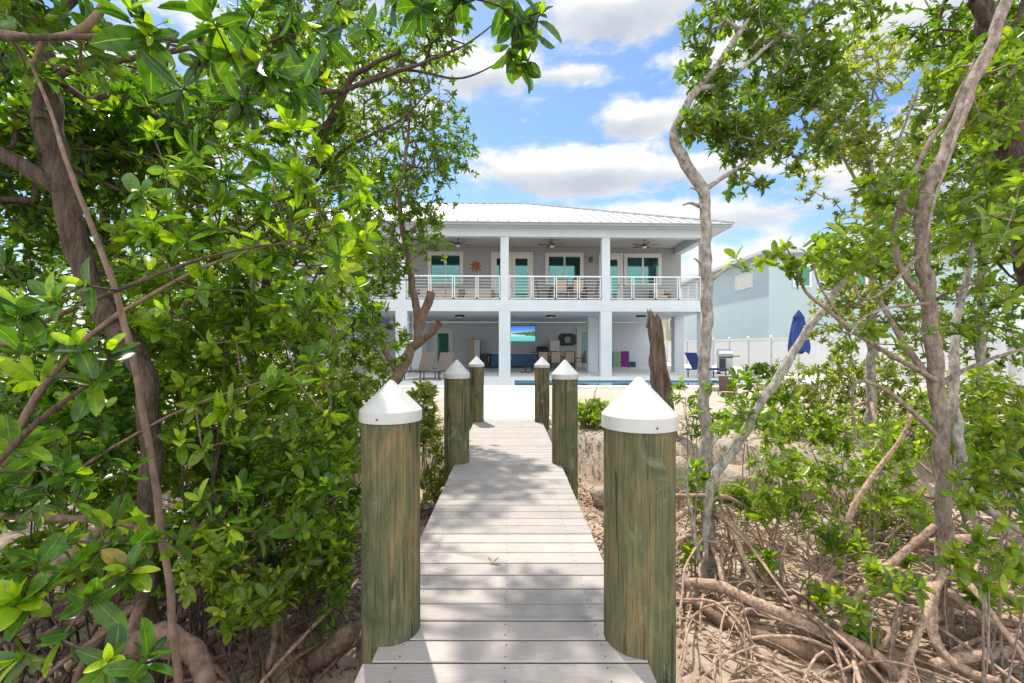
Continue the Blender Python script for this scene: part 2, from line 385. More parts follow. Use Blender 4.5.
def rosettes(P, A, nl=(6,9), L=0.085, Lvar=0.5, wr=0.43, young=0.35, base_t=0.35):
    """P tips, A axes -> leaf arrays"""
    pos=[];di=[];no=[];Ls=[];ti=[]
    A = unit(A)
    for p, a in zip(P, A):
        n = rng.integers(nl[0], nl[1]+1)
        ref = np.array([0,0,1.0]) if abs(a[2])<0.9 else np.array([1.0,0,0])
        e1 = np.cross(a, ref); e1 /= np.linalg.norm(e1)+1e-9; e2 = np.cross(a, e1)
        ph0 = rng.random()*6.28
        hasy = rng.random() < young
        tb = base_t + rng.normal()*0.13
        for k in range(n):
            fr = k/max(n-1,1)
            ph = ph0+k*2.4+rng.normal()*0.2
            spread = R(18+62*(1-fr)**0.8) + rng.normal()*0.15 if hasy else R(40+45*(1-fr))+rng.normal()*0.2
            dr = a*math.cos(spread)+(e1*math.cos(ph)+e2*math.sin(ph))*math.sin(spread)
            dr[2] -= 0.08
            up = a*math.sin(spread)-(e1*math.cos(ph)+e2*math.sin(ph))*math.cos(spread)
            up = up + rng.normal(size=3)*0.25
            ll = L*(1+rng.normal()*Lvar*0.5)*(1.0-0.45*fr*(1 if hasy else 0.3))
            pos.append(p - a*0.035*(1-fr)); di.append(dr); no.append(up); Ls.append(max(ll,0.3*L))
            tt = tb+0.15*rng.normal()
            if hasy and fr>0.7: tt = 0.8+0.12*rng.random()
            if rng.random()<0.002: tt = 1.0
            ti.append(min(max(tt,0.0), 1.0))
    Ls = np.array(Ls)
    return np.array(pos), np.array(di), np.array(no), Ls, Ls*wr*(1+0.12*rng.normal(size=len(Ls))), np.array(ti)

def B(px, py, D, rx, ry, rd):
    return (at(px,py,D), np.array([rx*D/F, rd, ry*D/F]))

def ground_z(x, y):
    bank = 6.9 + 0.5*math.sin(x*0.9+1)+0.35*math.sin(x*2.3)+ (0.6 if x < 0 else 0)
    t = min(max((y-bank+0.55)/0.75, 0), 1); t = t*t*(3-2*t)
    lo = -0.82 + 0.10*mnoise.noise(Vector((x*0.7, y*0.7, 3.1))) + 0.04*mnoise.noise(Vector((x*2.7, y*2.7, 0.1)))
    hi = -0.13 + 0.05*mnoise.noise(Vector((x*0.5, y*0.5, 7.1))) + 0.02*mnoise.noise(Vector((x*2.1, y*2.1, 0.1)))
    if y > 9.5: k = min((y-9.5)/3.5, 1); hi = hi*(1-k)-0.03*k
    if y > 14.6: hi = -0.13
    return lo*(1-t)+hi*t

def tree(name, label, cat, trunks, blobs, ntips, leaf='leaf', bark='bark_grey', L=0.08, nl=(6,9), group=None, tips=None,
         gap=0.0, gapscale=1.3, step=0.16, rtip=0.0022, sides=5, fine=False, base_t=0.35, young=0.35, roots=0, root_r=0.018, rootmat='root',
         up=0.55, shell=0.35, rootspread=(0.4,1.3), wander=0.35, extra_leaves=0.5, rooth=(0.15,0.75), knob=0.12, rcap=.05):
    """trunks: list of polylines [(px,py,D,width_m)...] ; all tips are joined to the skeleton by branches"""
    P = []; par = []; fixed = []; chains = []
    for tr in trunks:
        pts = [at(a[0],a[1],a[2]) if len(a)==4 else np.array(a[:3]) for a in tr]
        rr = [a[-1]/2 for a in tr]
        pp, rr = smooth_line(pts, rr, 0.045)
        k0 = len(P)
        nz = np.array([[mnoise.noise(Vector((q[0]*6+k, q[1]*6, q[2]*6)))for k in (0,9,21)] for q in pp])
        pp = pp + nz*(rr*0.5)[:,None]
        for k, q in enumerate(pp):
            P.append(q); par.append(k0+k-1 if k else -1); fixed.append(rr[k])
        chains.append((list(range(k0, k0+len(pp))), True))
    base = P[0].copy()
    nfix = len(P)
    # tips
    T = []
    if blobs:
        vols = np.array([(b[1][0]*b[1][2]*(b[1][1]**0.5))**.8 for b in blobs]); vols /= vols.sum()
        tries = 0
        while len(T) < ntips and tries < ntips*12:
            tries += 1
            c, r = blobs[rng.choice(len(blobs), p=vols)]
            d = rng.normal(size=3); d /= np.linalg.norm(d)
            q = c + d*r*(rng.random()**shell)*(1+0.12*rng.normal())
            if q[2] < ground_z(q[0], q[1])+0.1: continue
            if np.hypot(q[0], q[1]) < 0.75 or (abs(q[0]) < 0.72 and q[1] < 8.5 and q[2] < 3.0 ): continue
            if gap and mnoise.noise(Vector(q*gapscale)) < gap-0.5+0.0: continue
            T.append(q)
    if tips: T += [at(a[0],a[1],a[2]) for a in tips]
    T = np.array(T)
    # sort by distance to the skeleton
    PA = np.zeros((nfix+len(T)*14+10, 3)); PA[:nfix] = np.array(P)
    free = [i for i in range(nfix) if PA[i][2] > ground_z(PA[i][0], PA[i][1])+0.5] or list(range(nfix))
    usable = np.zeros(len(PA), bool); usable[free] = True
    cnt = nfix
    d0 = np.array([np.min(np.linalg.norm(PA[free]-q, axis=1)) for q in T])
    order = np.argsort(d0)
    tipdir = {}
    par = par + [0]*(len(PA)-nfix)
    for ti_ in order:
        q = T[ti_]
        idx = np.nonzero(usable[:cnt])[0]
        D_ = q - PA[idx]
        dist = np.linalg.norm(D_, axis=1)
        cost = dist*(1.0+0.35*np.clip(-D_[:,2]/(dist+1e-6), 0, 1))
        j = idx[np.argmin(cost)]
        a = PA[j]; dd = np.linalg.norm(q-a)
        m_ = max(1, min(12, int(round(dd/step))))
        jit = rng.normal(size=3)*dd*0.10
        ch = [j]
        sag = np.array([0,0,-0.10*dd])
        for k in range(1, m_+1):
            f = k/m_
            pt = a*(1-f)+q*f + (jit+sag)*4*f*(1-f)*0.6
            if k < m_: pt = pt + rng.normal(size=3)*step*0.12
            PA[cnt] = pt; par[cnt] = ch[-1]; ch.append(cnt); usable[cnt] = True; cnt += 1
        chains.append((ch, False))
        tipdir[ti_] = (ch[-1], unit(PA[ch[-1]]-PA[ch[-2]]))
    # counts
    count = np.zeros(cnt); 
    for c, isf in chains:
        if not isf: count[c[-1]] += 1
    for i in range(cnt-1, -1, -1):
        if par[i] >= 0 and (i >= nfix or True): count[par[i]] += count[i] if i >= nfix else 0
    rad = rtip*np.maximum(count,1)**0.48
    big_c=[]; big_r=[]; sm_c=[]; sm_r=[]
    for c, isf in chains:
        if isf:
            rr = np.array([fixed[i] for i in c]); pp = PA[c]
            big_c.append(pp); big_r.append(rr)
        else:
            rr = np.minimum(rad[c], rcap); rr[0] = rr[1]*1.15
            if c[0] < nfix: rr = np.minimum(rr, fixed[c[0]]*0.85)
            # drop zero lengths
            sm_c.append(PA[c]); sm_r.append(rr)
    root = thing(name, label, cat, tuple(base), 0, group)
    NS = 20
    V1, F1 = tube_np(big_c, big_r, NS)
    # knobbly bark relief
    dz = np.array([0.9*mnoise.noise(Vector((v[0]*13, v[1]*13, v[2]*4)))+0.7*mnoise.noise(Vector((v[0]*38, v[1]*38, v[2]*13))) for v in V1])
    cen = np.concatenate([np.repeat(c, NS, axis=0) for c in big_c])
    V1 = cen + (V1-cen)*(1+knob*1.6*dz)[:,None]
    allV=[V1]; allF=[F1]; k=len(V1)
    if sm_c:
        V2, F2 = tube_np(sm_c, sm_r, sides)
        allV.append(V2); allF.append(F2+k)
    me = mesh_np('trunk', np.concatenate(allV)-base, [np.concatenate(allF)], smooth=True)
    link('trunk', me, bark, root)
    if len(T):
        TP = np.array([PA[tipdir[i][0]] for i in range(len(T))]); TA = np.array([tipdir[i][1] for i in range(len(T))])
        ax = TA*0.7 + np.array([0,0,up]) + rng.normal(size=TA.shape)*0.28
        if extra_leaves:
            ne = int(len(TP)*extra_leaves)
            sel = rng.integers(0, cnt-nfix, ne)+nfix if cnt>nfix else []
            sel = [s_ for s_ in sel if count[s_] <= 2]
            if len(sel):
                TP2 = PA[sel]; ax2 = rng.normal(size=TP2.shape)*0.6+np.array([0,0,up])
                TP = np.vstack([TP, TP2]); ax = np.vstack([ax, ax2])
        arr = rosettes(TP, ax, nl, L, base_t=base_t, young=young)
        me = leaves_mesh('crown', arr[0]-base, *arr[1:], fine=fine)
        link('crown', me, leaf, root)
    for k in range(roots):
        # arching prop roots
        h = rng.uniform(*rooth); a = rng.random()*6.283; s_ = rng.uniform(*rootspread)
        fp = PA[:len(big_c[0])]
        gz = ground_z(base[0], base[1])
        j = int(np.argmin(abs(fp[:,2]-(gz+h))))
        st = fp[j].copy()
        ex, ey = st[0]+math.cos(a)*s_, st[1]+math.sin(a)*s_
        if abs(ex) < 0.68 and ey < 8.4: ex = math.copysign(0.75, st[0])
        en = np.array([ex, ey, ground_z(ex, ey)-0.06])
        cp = [st*(1-f)+en*f + np.array([0,0,(0.10+0.25*h)*4*f*(1-f)*(0.5+0.8*s_)*0.6]) + rng.normal(size=3)*0.02*(0<f<1) for f in np.linspace(0,1,6)]
        rr_ = root_r*rng.uniform(0.5,1.25)
        pp, rr2 = smooth_line(cp, np.linspace(rr_*1.2, rr_*0.75, 6), 0.06)
        rr2 = rr2*(1+0.15*rng.normal(size=len(rr2)))
        V, Fc = tube_np([pp],[rr2], 8)
        link('prop_root', mesh_np('prop_root', V-base, [Fc], smooth=True), rootmat, root)
    return root

# ------------------------------------------------------------ ground
def axis_pts(lo, hi, f0, f1, fine, coarse):
    a = list(np.arange(f0, f1+1e-6, fine))
    x = f0; s = fine
    while x > lo: s = min(s*1.35, coarse); x -= s; a.insert(0, max(x, lo))
    x = f1; s = fine
    while x < hi: s = min(s*1.35, coarse); x += s; a.append(min(x, hi))
    return np.array(a)
xs = axis_pts(-600, 600, -9, 11, 0.11, 60); ys = axis_pts(-60, 900, 0.6, 13, 0.10, 60)
X, Y = np.meshgrid(xs, ys, indexing='ij')
Z = np.array([[ground_z(x, y) for y in ys] for x in xs])
inpool = (X > -6.5) & (X < 8.6) & (Y > 15.05) & (Y < 18.0)
Z[inpool] = -1.5
V = np.stack([X, Y, Z], -1).reshape(-1,3)
nx, ny = len(xs), len(ys)
i = np.arange(nx-1)[:,None]*ny + np.arange(ny-1)[None,:]
Fg = np.stack([i, i+ny, i+ny+1, i+1], -1).reshape(-1,4)
g = link('ground', mesh_np('ground', V, [Fg], smooth=True), 'ground'); g['kind'] = 'structure'

def struct(name, mb, m, **k):
    o = mb.build(name, m, **k); o['kind'] = 'structure'; return o

# house frame rotation
HO = np.array([1.85, 19.6, 0.0]); HA = R(2.0)
def hrot(x, y, z=0):
    dx, dy = x-HO[0]+(y-HO[1])*0.035+0.05, y-HO[1]
    return (HO[0]+dx*math.cos(HA)-dy*math.sin(HA), HO[1]+dx*math.sin(HA)+dy*math.cos(HA), z)

# patio around the pool
mb = MB()
mb.box(-15,13.6,18.0,33,-0.3,-0.004)
mb.box(-15,0.1,15.5,17.99,-0.3,-0.004)
mb.box(8.0,13.6,15.0,17.99,-0.3,-0.004)
mb.box(-15,7.99,14.75,15.2,-0.3,0.0)
struct('patio', mb, 'concrete', bevel=0.012)
mb = MB().box(-0.95,0.72,8.26,14.74,-0.25,-0.006)
struct('path', mb, 'walk', bevel=0.01)
mb = MB()
mb.box(-6,8.0,15.2,18.0,-1.4,-1.35).box(-6,8,17.9,17.98,-1.35,-0.04).box(-6,8,15.2,15.25,-1.35,-0.02).box(7.93,7.99,15.25,17.9,-1.35,-0.03)
struct('pool', mb, 'tile')
mb = MB().box(-6,7.92,15.26,17.89,-1.3,-0.075)
struct('pool_water', mb, 'water')

# ------------------------------------------------------------ boardwalk
DV = np.array([-3/455.0, 1.0])
def dx(y): return -0.015 + DV[0]*y
def dl(y): return -0.622+DV[0]*(y-2)
def dr(y): return 0.567+DV[0]*(y-2)
pitch = 0.1445
bw = bpy.data.objects.new('boardwalk', None); col.objects.link(bw); bw['kind'] = 'structure'
y0 = 600.6/(662.2-346)
pilespec = [(-0.566,2.13,0.134,0.975,1.161,0), (0.578,2.07,0.158,0.953,1.180,1), (-0.631,5.2,0.143,0.955,1.165,2), (0.598,5.15,0.145,0.95,1.165,3), (-0.624,8.0,0.130,0.955,1.14,4), (0.524,7.95,0.130,0.945,1.13,5)]
mb = MB()
yy = y0 - pitch*22
while yy < 8.2:
    a, b = yy+0.0046, yy+pitch-0.0046
    l, r_ = dl(yy), dr(yy)+rnd.uniform(-.002,.002)
    jz = rnd.uniform(-0.0012, 0.0012)
    # notch boards round the piles: split the board edge where a pile stands
    for (px_, py_, pr, *_r) in pilespec:
        if a-pr*1.0 < py_ < b+pr*1.0:
            dy_ = max(0, abs((a+b)/2-py_)-pitch/2)
            hw = math.sqrt(max(0, pr*pr-dy_*dy_))
            if px_ < 0: l = max(l, min(l+0.4, px_-0.02))
            else: r_ = min(r_, max(r_-0.4, px_+0.02))
    c = 0.004
    xs_ = [(l,l), (r_,r_)]
    prof = [(a,-0.034),(a,-c),(a+c,0),(b-c,0),(b,-c),(b,-0.034)]
    vs = [(l,p_[0],p_[1]+jz) for p_ in prof]+[(r_,p_[0],p_[1]+jz) for p_ in prof]
    fs = [(k, k+1, k+7, k+6) for k in range(5)]+[(5,0,6,11)]+[(5,4,3,2,1,0)]+[(6,7,8,9,10,11)]
    mb.add(vs, fs)
    yy += pitch
bo = mb.build('deck_boards', 'board', bw)
M['gap_shade'] = mat('deck_gap_shade', (0.11,0.085,0.07), (0.06,0.045,0.04), 20, 0.9)  # dark colour on the board sides paints the shade inside the gaps
bo.data.materials.append(M['gap_shade'])
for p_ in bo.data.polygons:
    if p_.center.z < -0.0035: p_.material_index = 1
bo.data.flip_normals()
for off in (-0.45, 0.0, 0.42):
    MB().bar((off+dx(-1),-1,-0.10),(off+dx(8.2),8.2,-0.10),0.045,0.14).build('joist','bark_pink',bw)
# fascia stringers along the sides
for f_, sgn in ((dl,1),(dr,-1)):
    MB().bar((f_(-1)+sgn*0.05,-1,-0.11),(f_(8.2)+sgn*0.05,8.2,-0.11),0.04,0.16).build('stringer','bark_pink',bw)
# deck screws
mb = MB()
for k in range(-2, 46):
    y_ = y0+pitch*k
    if y_ > 5.5: break
    for off in (-0.45,0.0,0.42):
        for q in (0.035,0.11):
            mb.lathe([(0.0035,0),(0.0035,0.0008)], (off+dx(y_)+rnd.uniform(-.004,.004), y_+q, 0.0006), 8)
o_ = mb.build('deck_screws','darkmetal',bw); o_['kind']='stuff'

# ------------------------------------------------------------ pilings
plabels = ['nearest left piling, weathered green brown with white cone cap','nearest right piling, thickest of all, green brown under white cone cap',
 'middle left piling standing by a leafy shrub, white cone cap','middle right piling with golden brown side, white cone cap',
 'farthest left piling, slim, where boardwalk meets white path','farthest right piling, slim, where boardwalk meets white path']
for (x, y, r_, zb, zt, k) in pilespec:
    root = thing('dock_piling', plabels[k], 'piling', (x,y,-1.0), 0, 'capped pilings along the boardwalk')
    n = 48; prof = []
    zs = np.linspace(-0.15, zb+1.0+0.03, 40)
    V = []; 
    for z in zs:
        for q in range(n):
            a = 2*math.pi*q/n
            rr = r_*(1.0+0.012*mnoise.noise(Vector((math.cos(a)*2+k*5, math.sin(a)*2, z*0.8)))+0.006*mnoise.noise(Vector((math.cos(a)*9+k*5, math.sin(a)*9, z*1.5))))
            V.append((rr*math.cos(a), rr*math.sin(a), z))
    V = np.array(V); m_ = len(zs)
    ii = np.arange(m_-1)[:,None]*n; jj = np.arange(n)[None,:]; j2 = (jj+1)%n
    Fp = np.stack([ii+jj, ii+j2, ii+n+j2, ii+n+jj], -1).reshape(-1,4)
    po = link('post', mesh_np('post', V, [Fp], smooth=True), 'pile', root)
    rc = r_*1.065
    h = zb+1.0; sh = h+0.062*(r_/0.158 if r_<.158 else 1); ap = zt+1.0
    cap = MB().lathe([(rc-0.004,h),(rc,h+0.001),(rc,sh-0.004),(rc-0.003,sh),(0.012,ap-0.004),(0.002,ap)], (0,0,0), 64)
    co = cap.build('cap', 'plasticcap', root, rel=False)
    co.data.polygons.foreach_set('use_smooth', [False]*len(co.data.polygons))
    es = co.modifiers.new('es','EDGE_SPLIT'); es.split_angle = R(25)
    a = R(-80 if k%2 else -100)
    MB().lathe([(0.0045,-0.002),(0.0045,0.001),(0.002,0.002)], (0,0,0), 10, axis='y').build('screw','darkmetal',co, rel=False).location = (math.cos(a)*rc, math.sin(a)*(rc+0.0005), h+0.022)

# ------------------------------------------------------------ house
house = thing('house', 'white and grey two storey house with balcony, columns and white metal roof', 'house', tuple(HO), HA)
def hb(name, boxes, m, parent=None, bevel=0.01):
    mb = MB()
    for b_ in boxes: mb.box(*b_)
    return mb.build(name, m, parent or house, bevel=bevel)
XL, XR = -13.85, 8.68
hb('balcony_slab', [(XL,XR,19.6,28.4,2.81,3.30)], 'white')
hb('balcony_floor', [(XL+.1,XR-.1,19.7,23.18,3.30,3.32)], 'cushion', bevel=0)
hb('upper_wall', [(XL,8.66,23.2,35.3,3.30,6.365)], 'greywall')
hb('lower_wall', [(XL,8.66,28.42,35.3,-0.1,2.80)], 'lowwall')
hb('porch_beam', [(XL,XR,19.6,19.95,6.02,6.369),(8.32,8.679,19.951,23.19,6.02,6.368)], 'white')
hb('porch_ceiling', [(-14.0,9.2,19.15,35.7,6.37,6.42)], 'ceiling', bevel=0)
hb('fascia', [(-14.1,9.3,19.05,19.14,6.376,6.505),(9.21,9.3,19.141,35.8,6.376,6.505),(-14.1,-14.01,19.141,35.8,6.376,6.505)], 'fascia')
colx = [-13.57,-9.17,-4.77,-0.37,4.03,8.43]
for cx in colx:
    hb('column', [(cx-.245,cx+.245,19.603,20.05,-0.05,2.812)], 'white')
    hb('column', [(cx-.18,cx+.18,19.66,20.02,3.30,6.022)], 'white')
    hb('column', [(cx-.25,cx+.25,22.8,23.3,-0.05,2.812)], 'white')
# roof
ex0, ex1, ey0, ey1, ez = -14.16, 9.36, 18.99, 35.91, 6.51
run = 8.46; sl = 0.395; rz = ez+run*sl; rx0, rx1, ryy = ex0+run, ex1-run, ey0+run
rf = MB().add([(ex0,ey0,ez),(ex1,ey0,ez),(ex1,ey1,ez),(ex0,ey1,ez),(rx0,ryy,rz),(rx1,ryy,rz),(ex0,ey0,ez-.03),(ex1,ey0,ez-.03),(ex1,ey1,ez-.03),(ex0,ey1,ez-.03)],
     [(0,1,5,4),(1,2,5),(2,3,4,5),(3,0,4),(0,6,7,1),(1,7,8,2),(2,8,9,3),(3,9,6,0),(9,8,7,6)]).build('roof','roof',house)
sm = MB(); x = ex0+0.2
while x < ex1-0.1:
    t_ = min(x-ex0, ex1-x, run)
    sm.bar((x,ey0+.005,ez+.018),(x,ey0+t_,ez+t_*sl+.022),0.045,0.055); x += 0.43
y_ = ey0+0.2
while y_ < ey1-0.1:
    t_ = min(y_-ey0, ey1-y_, run)
    sm.bar((ex1-.005,y_,ez+.018),(ex1-t_,y_,ez+t_*sl+.022),0.045,0.055); y_ += 0.43
sm.bar((ex1,ey0,ez+.03),(rx1,ryy,rz+.03),0.12,0.05); sm.bar((ex0,ey0,ez+.03),(rx0,ryy,rz+.03),0.12,0.05); sm.bar((rx0,ryy,rz+.03),(rx1,ryy,rz+.03),0.14,0.06)
sm.build('standing_seams','seam',rf)
# railing panels
def rail_panel(a, b, parent):
    """a,b (x,y) ends"""
    a = np.array(a, float); b = np.array(b, float); d = b-a; L_ = np.linalg.norm(d); d /= L_
    g0 = a+d*0.045; g1 = b-d*0.045
    z0, z1 = 3.38, 4.30
    mb = MB()
    P3 = lambda q, z: (q[0], q[1], z)
    k = 0.05
    loop = [P3(g0,z1), P3(g0,z0+k), P3(g0+d*k*0.3,z0+k*0.3), P3(g0+d*k,z0), P3(g1-d*k,z0), P3(g1-d*k*0.3,z0+k*0.3), P3(g1,z0+k), P3(g1,z1)]
    for q0, q1 in zip(loop[:-1], loop[1:]): mb.bar(q0, q1, 0.034, 0.034)
    for i_ in range(1,7):
        z = z0+(z1-z0)*i_/7; mb.bar(P3(g0,z), P3(g1,z), 0.013, 0.013)
    return mb.build('railing_panel','rail',parent)
rl = hb('railing', [(XL+.1,XR-.02,19.70,19.77,4.30,4.36),(8.55,8.62,19.771,23.19,4.30,4.36)], 'rail')
for c0, c1 in zip(colx[:-1], colx[1:]):
    a_, b_ = c0+.18, c1-.18; n = 4; w = (b_-a_)/n
    for k in range(n): rail_panel((a_+w*k,19.735),(a_+w*(k+1),19.735), rl)
for k in range(3): rail_panel((8.585,20.05+1.03*k),(8.585,20.05+1.03*(k+1)), rl)
# windows & doors
def window(x0, x1, z0, z1, y, panes=2, parent=house, glass='glass', fr='trim', name='window', fw=0.17):
    yf = y
    mb = MB(); mb.box(x0,x1,yf-.06,yf-.002,z1-fw,z1); mb.box(x0,x1,yf-.06,yf-.002,z0,z0+fw*.7)
    mb.box(x0,x0+fw,yf-.058,yf-.002,z0+fw*.7,z1-fw); mb.box(x1-fw,x1,yf-.058,yf-.002,z0+fw*.7,z1-fw)
    w = mb.build(name, fr, parent, bevel=0.006)
    gx0, gx1 = x0+fw, x1-fw
    s = MB(); pw = (gx1-gx0)/panes
    for k in range(1,panes): s.box(gx0+pw*k-.045,gx0+pw*k+.045,yf-.05,yf-.003,z0+fw*.7,z1-fw)
    s.box(gx0-.001,gx1+.001,yf-.045,yf-.003,z1-fw-.04,z1-fw+.001)
    sf = s.build('sash', fr, w, rel=True); sf.data.transform  # noqa
    for k in range(panes):
        MB().box(gx0+pw*k+.02,gx0+pw*(k+1)-.02,yf-.03,yf-.004,z0+fw*.7,z1-fw-.02).build('pane', glass, w)
    return w
for (a_,b_,z0,z1,n,nm) in [(-4.30,-2.52,4.42,6.10,2,'window'),(1.65,3.60,4.42,6.08,2,'window'),(5.69,7.63,4.42,6.06,2,'window'),
                      (-8.6,-6.8,4.42,6.1,2,'window'),(-12.6,-10.8,4.42,6.1,2,'window')]:
    window(a_,b_,z0,z1,23.2,n)
def door(x0,x1,z0,z1,y,leafs=1,glass='glass',fr='trim'):
    mb = MB(); fw=.12
    mb.box(x0,x1,y-.06,y-.002,z1-fw,z1); mb.box(x0,x0+fw,y-.058,y-.002,z0,z1-fw); mb.box(x1-fw,x1,y-.058,y-.002,z0,z1-fw)
    d = mb.build('door', fr, house, bevel=.006)
    w = (x1-x0-2*fw)/leafs
    for k in range(leafs):
        a_ = x0+fw+w*k; s=.16
        q = MB(); q.box(a_+.005,a_+s,y-.045,y-.003,z0,z1-fw-.01); q.box(a_+w-s,a_+w-.005,y-.045,y-.003,z0,z1-fw-.01)
        q.box(a_+s,a_+w-s,y-.044,y-.003,z1-fw-.2,z1-fw-.01); q.box(a_+s,a_+w-s,y-.044,y-.003,z0,z0+.25)
        q.build('door_leaf','cream' if fr=='trim' else fr,d)
        MB().box(a_+s,a_+w-s,y-.03,y-.004,z0+.25,z1-fw-.2).build('pane',glass,d)
    MB().bar((x0+fw+w-.1,y-.09,z0+.95),(x0+fw+w-.1,y-.09,z0+1.15),.02,.03).build('handle','darkmetal',d)
door(-1.11,1.02,3.31,6.08,23.2,2)
door(4.38,5.63,3.31,6.06,23.2,1)
door(-4.95,-3.7,0.0,2.42,28.42,1,'dglass')
door(-6.6,-5.3,0.0,2.42,28.42,1,'dglass')
door(4.0,5.1,0.0,2.55,28.42,1,'dglass')
# ceiling lights under the slab
for X_, lab in ((-2.57,'dark round ceiling light in the porch bay left of the television'),(1.83,'dark round ceiling light between the two front columns'),(6.23,'dark round ceiling light above the towel rack')):
    t_ = thing('ceiling_light', lab, 'ceiling light', hrot(X_,22.0,2.81), HA, 'round lights under the balcony')
    MB().lathe([(0.22,0),(0.24,-0.03),(0.21,-0.09),(0.02,-0.10)], n=24).build('housing','darkmetal',t_,rel=False)
    MB().lathe([(0.15,-0.098),(0.13,-0.12),(0.01,-0.125)], n=24).build('lens','lampglass',t_,rel=False)
# ceiling fans
for X_, lab in ((-2.57,'bronze ceiling fan over left balcony bay, above the sun ornament'),(1.83,'bronze ceiling fan over middle balcony bay'),(6.23,'bronze ceiling fan over right balcony bay')):
    f_ = thing('ceiling_fan', lab, 'ceiling fan', hrot(X_,21.4,6.37), HA+R(20*X_), 'ceiling fans on the balcony')
    MB().lathe([(0.07,0),(0.05,-0.05),(0.015,-0.06),(0.015,-0.2),(0.10,-0.22),(0.12,-0.27),(0.10,-0.33),(0.05,-0.34)], n=20).build('motor','bronze',f_,rel=False,smooth=True)
    MB().lathe([(0.10,-0.341),(0.11,-0.37),(0.06,-0.42),(0.01,-0.43)], n=20).build('light_bowl','lampglass',f_,rel=False,smooth=True)
    for k in range(5):
        a = k*2*math.pi/5; c_, s_ = math.cos(a), math.sin(a)
        vs=[]
        for (u,v_) in ((.1,-.03),(.2,-.055),(.62,-.075),(.66,0),(.62,.075),(.2,.055),(.1,.03)):
            for zz in (-.285,-.275): vs.append((u*c_-v_*s_, u*s_+v_*c_, zz+v_*.12))
        n_=7; fs=[tuple(range(0,14,2))[::-1], tuple(range(1,14,2))]+[(2*q,2*((q+1)%n_),2*((q+1)%n_)+1,2*q+1) for q in range(n_)]
        MB().add(vs,fs).build('blade','bronze',f_,rel=False)
# sun ornament
s_ = thing('sun_ornament','orange metal sun hanging on the grey balcony wall','wall ornament', hrot(-1.89,23.17,5.35), HA)
mb = MB()
vs=[(0,-.03,0)]; n_=9
for k in range(n_*2):
    a=k*math.pi/n_; rr=.37 if k%2==0 else .16; vs.append((rr*math.cos(a),-.01,rr*math.sin(a)))
vs.append((0,.01,0))
fs=[(0,1+k,1+(k+1)%(2*n_)) for k in range(2*n_)]+[(len(vs)-1,1+(k+1)%(2*n_),1+k) for k in range(2*n_)]
mb.add(vs,fs).build('rays','orange',s_,rel=False)
MB().lathe([(0.12,-.02),(0.11,-.05),(0.05,-.075),(0.01,-.08)],n=20,axis='y').build('face','orange',s_,rel=False,smooth=True)
s_ = thing('wall_lamp','small dark reddish wall lamp between window and door on balcony','wall lamp', hrot(3.98,23.16,5.72), HA)
MB().box(-.05,.05,0,.03,-.12,.12).build('back_plate','bronze',s_,rel=False)
MB().lathe([(0.07,-.14),(0.085,.0),(0.07,.14)],(0,-.08,0),16).build('lamp_shade','bronze',s_,rel=False)

# ------------------------------------------------------------ furniture
def copy_tree(o, parent=None):
    c = o.copy(); col.objects.link(c)
    if parent is not None: c.parent = parent
    for ch in [x for x in bpy.data.objects if x.parent == o]: copy_tree(ch, c)
    return c
def put(o, loc, rz, label): o.location = loc; o.rotation_euler = (0,0,rz); o['label'] = label
def chair_proto():
    t_ = thing('dining_chair','x','chair',group='tan sling chairs')
    MB().box(-.25,.25,-.25,.25,.42,.45).build('seat','tan',t_,bevel=.01,rel=False)
    mb = MB().add([(-.23,.23,.47),(.23,.23,.47),(.23,.34,1.0),(-.23,.34,1.0),(-.23,.25,.47),(.23,.25,.47),(.23,.36,1.0),(-.23,.36,1.0)],
      [(0,1,2,3),(7,6,5,4),(0,4,5,1),(1,5,6,2),(2,6,7,3),(3,7,4,0)]); mb.build('backrest','tan',t_,rel=False)
    for s in (-1,1):
        MB().tube([(s*.26,-.24,0),(s*.26,-.25,.45),(s*.26,-.2,.64),(s*.26,.2,.66)],.016,6).build('leg','black',t_,rel=False)
        MB().tube([(s*.26,.28,0),(s*.26,.24,.45),(s*.26,.36,1.02)],.016,6).build('leg','black',t_,rel=False)
    MB().tube([(-.26,.36,1.02),(.26,.36,1.02)],.016,6).build('top_bar','black',t_,rel=False)
    MB().tube([(-.26,-.25,.43),(.26,-.25,.43)],.014,6).build('stretcher','black',t_,rel=False)
    return t_
ch0 = chair_proto(); first=[True]
def chair(x,y,z,rz,label):
    o = ch0 if first[0] else copy_tree(ch0); first[0]=False
    put(o, hrot(x,y,z), rz+HA, label)
def table(x,y,z,w,d,h,label,m='black',top='darkmetal'):
    t_ = thing('dining_table',label,'table',hrot(x,y,z),HA)
    MB().box(-w/2,w/2,-d/2,d/2,h-.04,h).build('table_top',top,t_,bevel=.008,rel=False)
    for a in (-1,1):
        for b_ in (-1,1): MB().bar((a*(w/2-.06),b_*(d/2-.06),0),(a*(w/2-.06),b_*(d/2-.06),h-.04),.05,.05).build('leg',m,t_,rel=False)
# ground porch dining
table(2.3,25.2,0,1.9,.95,.74,'dark dining table on the ground porch behind far right piling')
chair(1.6,24.5,0,R(180),'tan sling chair at ground porch table, left of the near row')
chair(2.3,24.5,0,R(176),'tan sling chair at ground porch table, middle of the near row')
chair(3.0,24.5,0,R(184),'tan sling chair at ground porch table, right of the near row')
chair(3.65,25.2,0,R(-90),'tan sling chair at right end of ground porch table')
chair(2.3,26.0,0,R(0),'tan sling chair on far side of ground porch table')
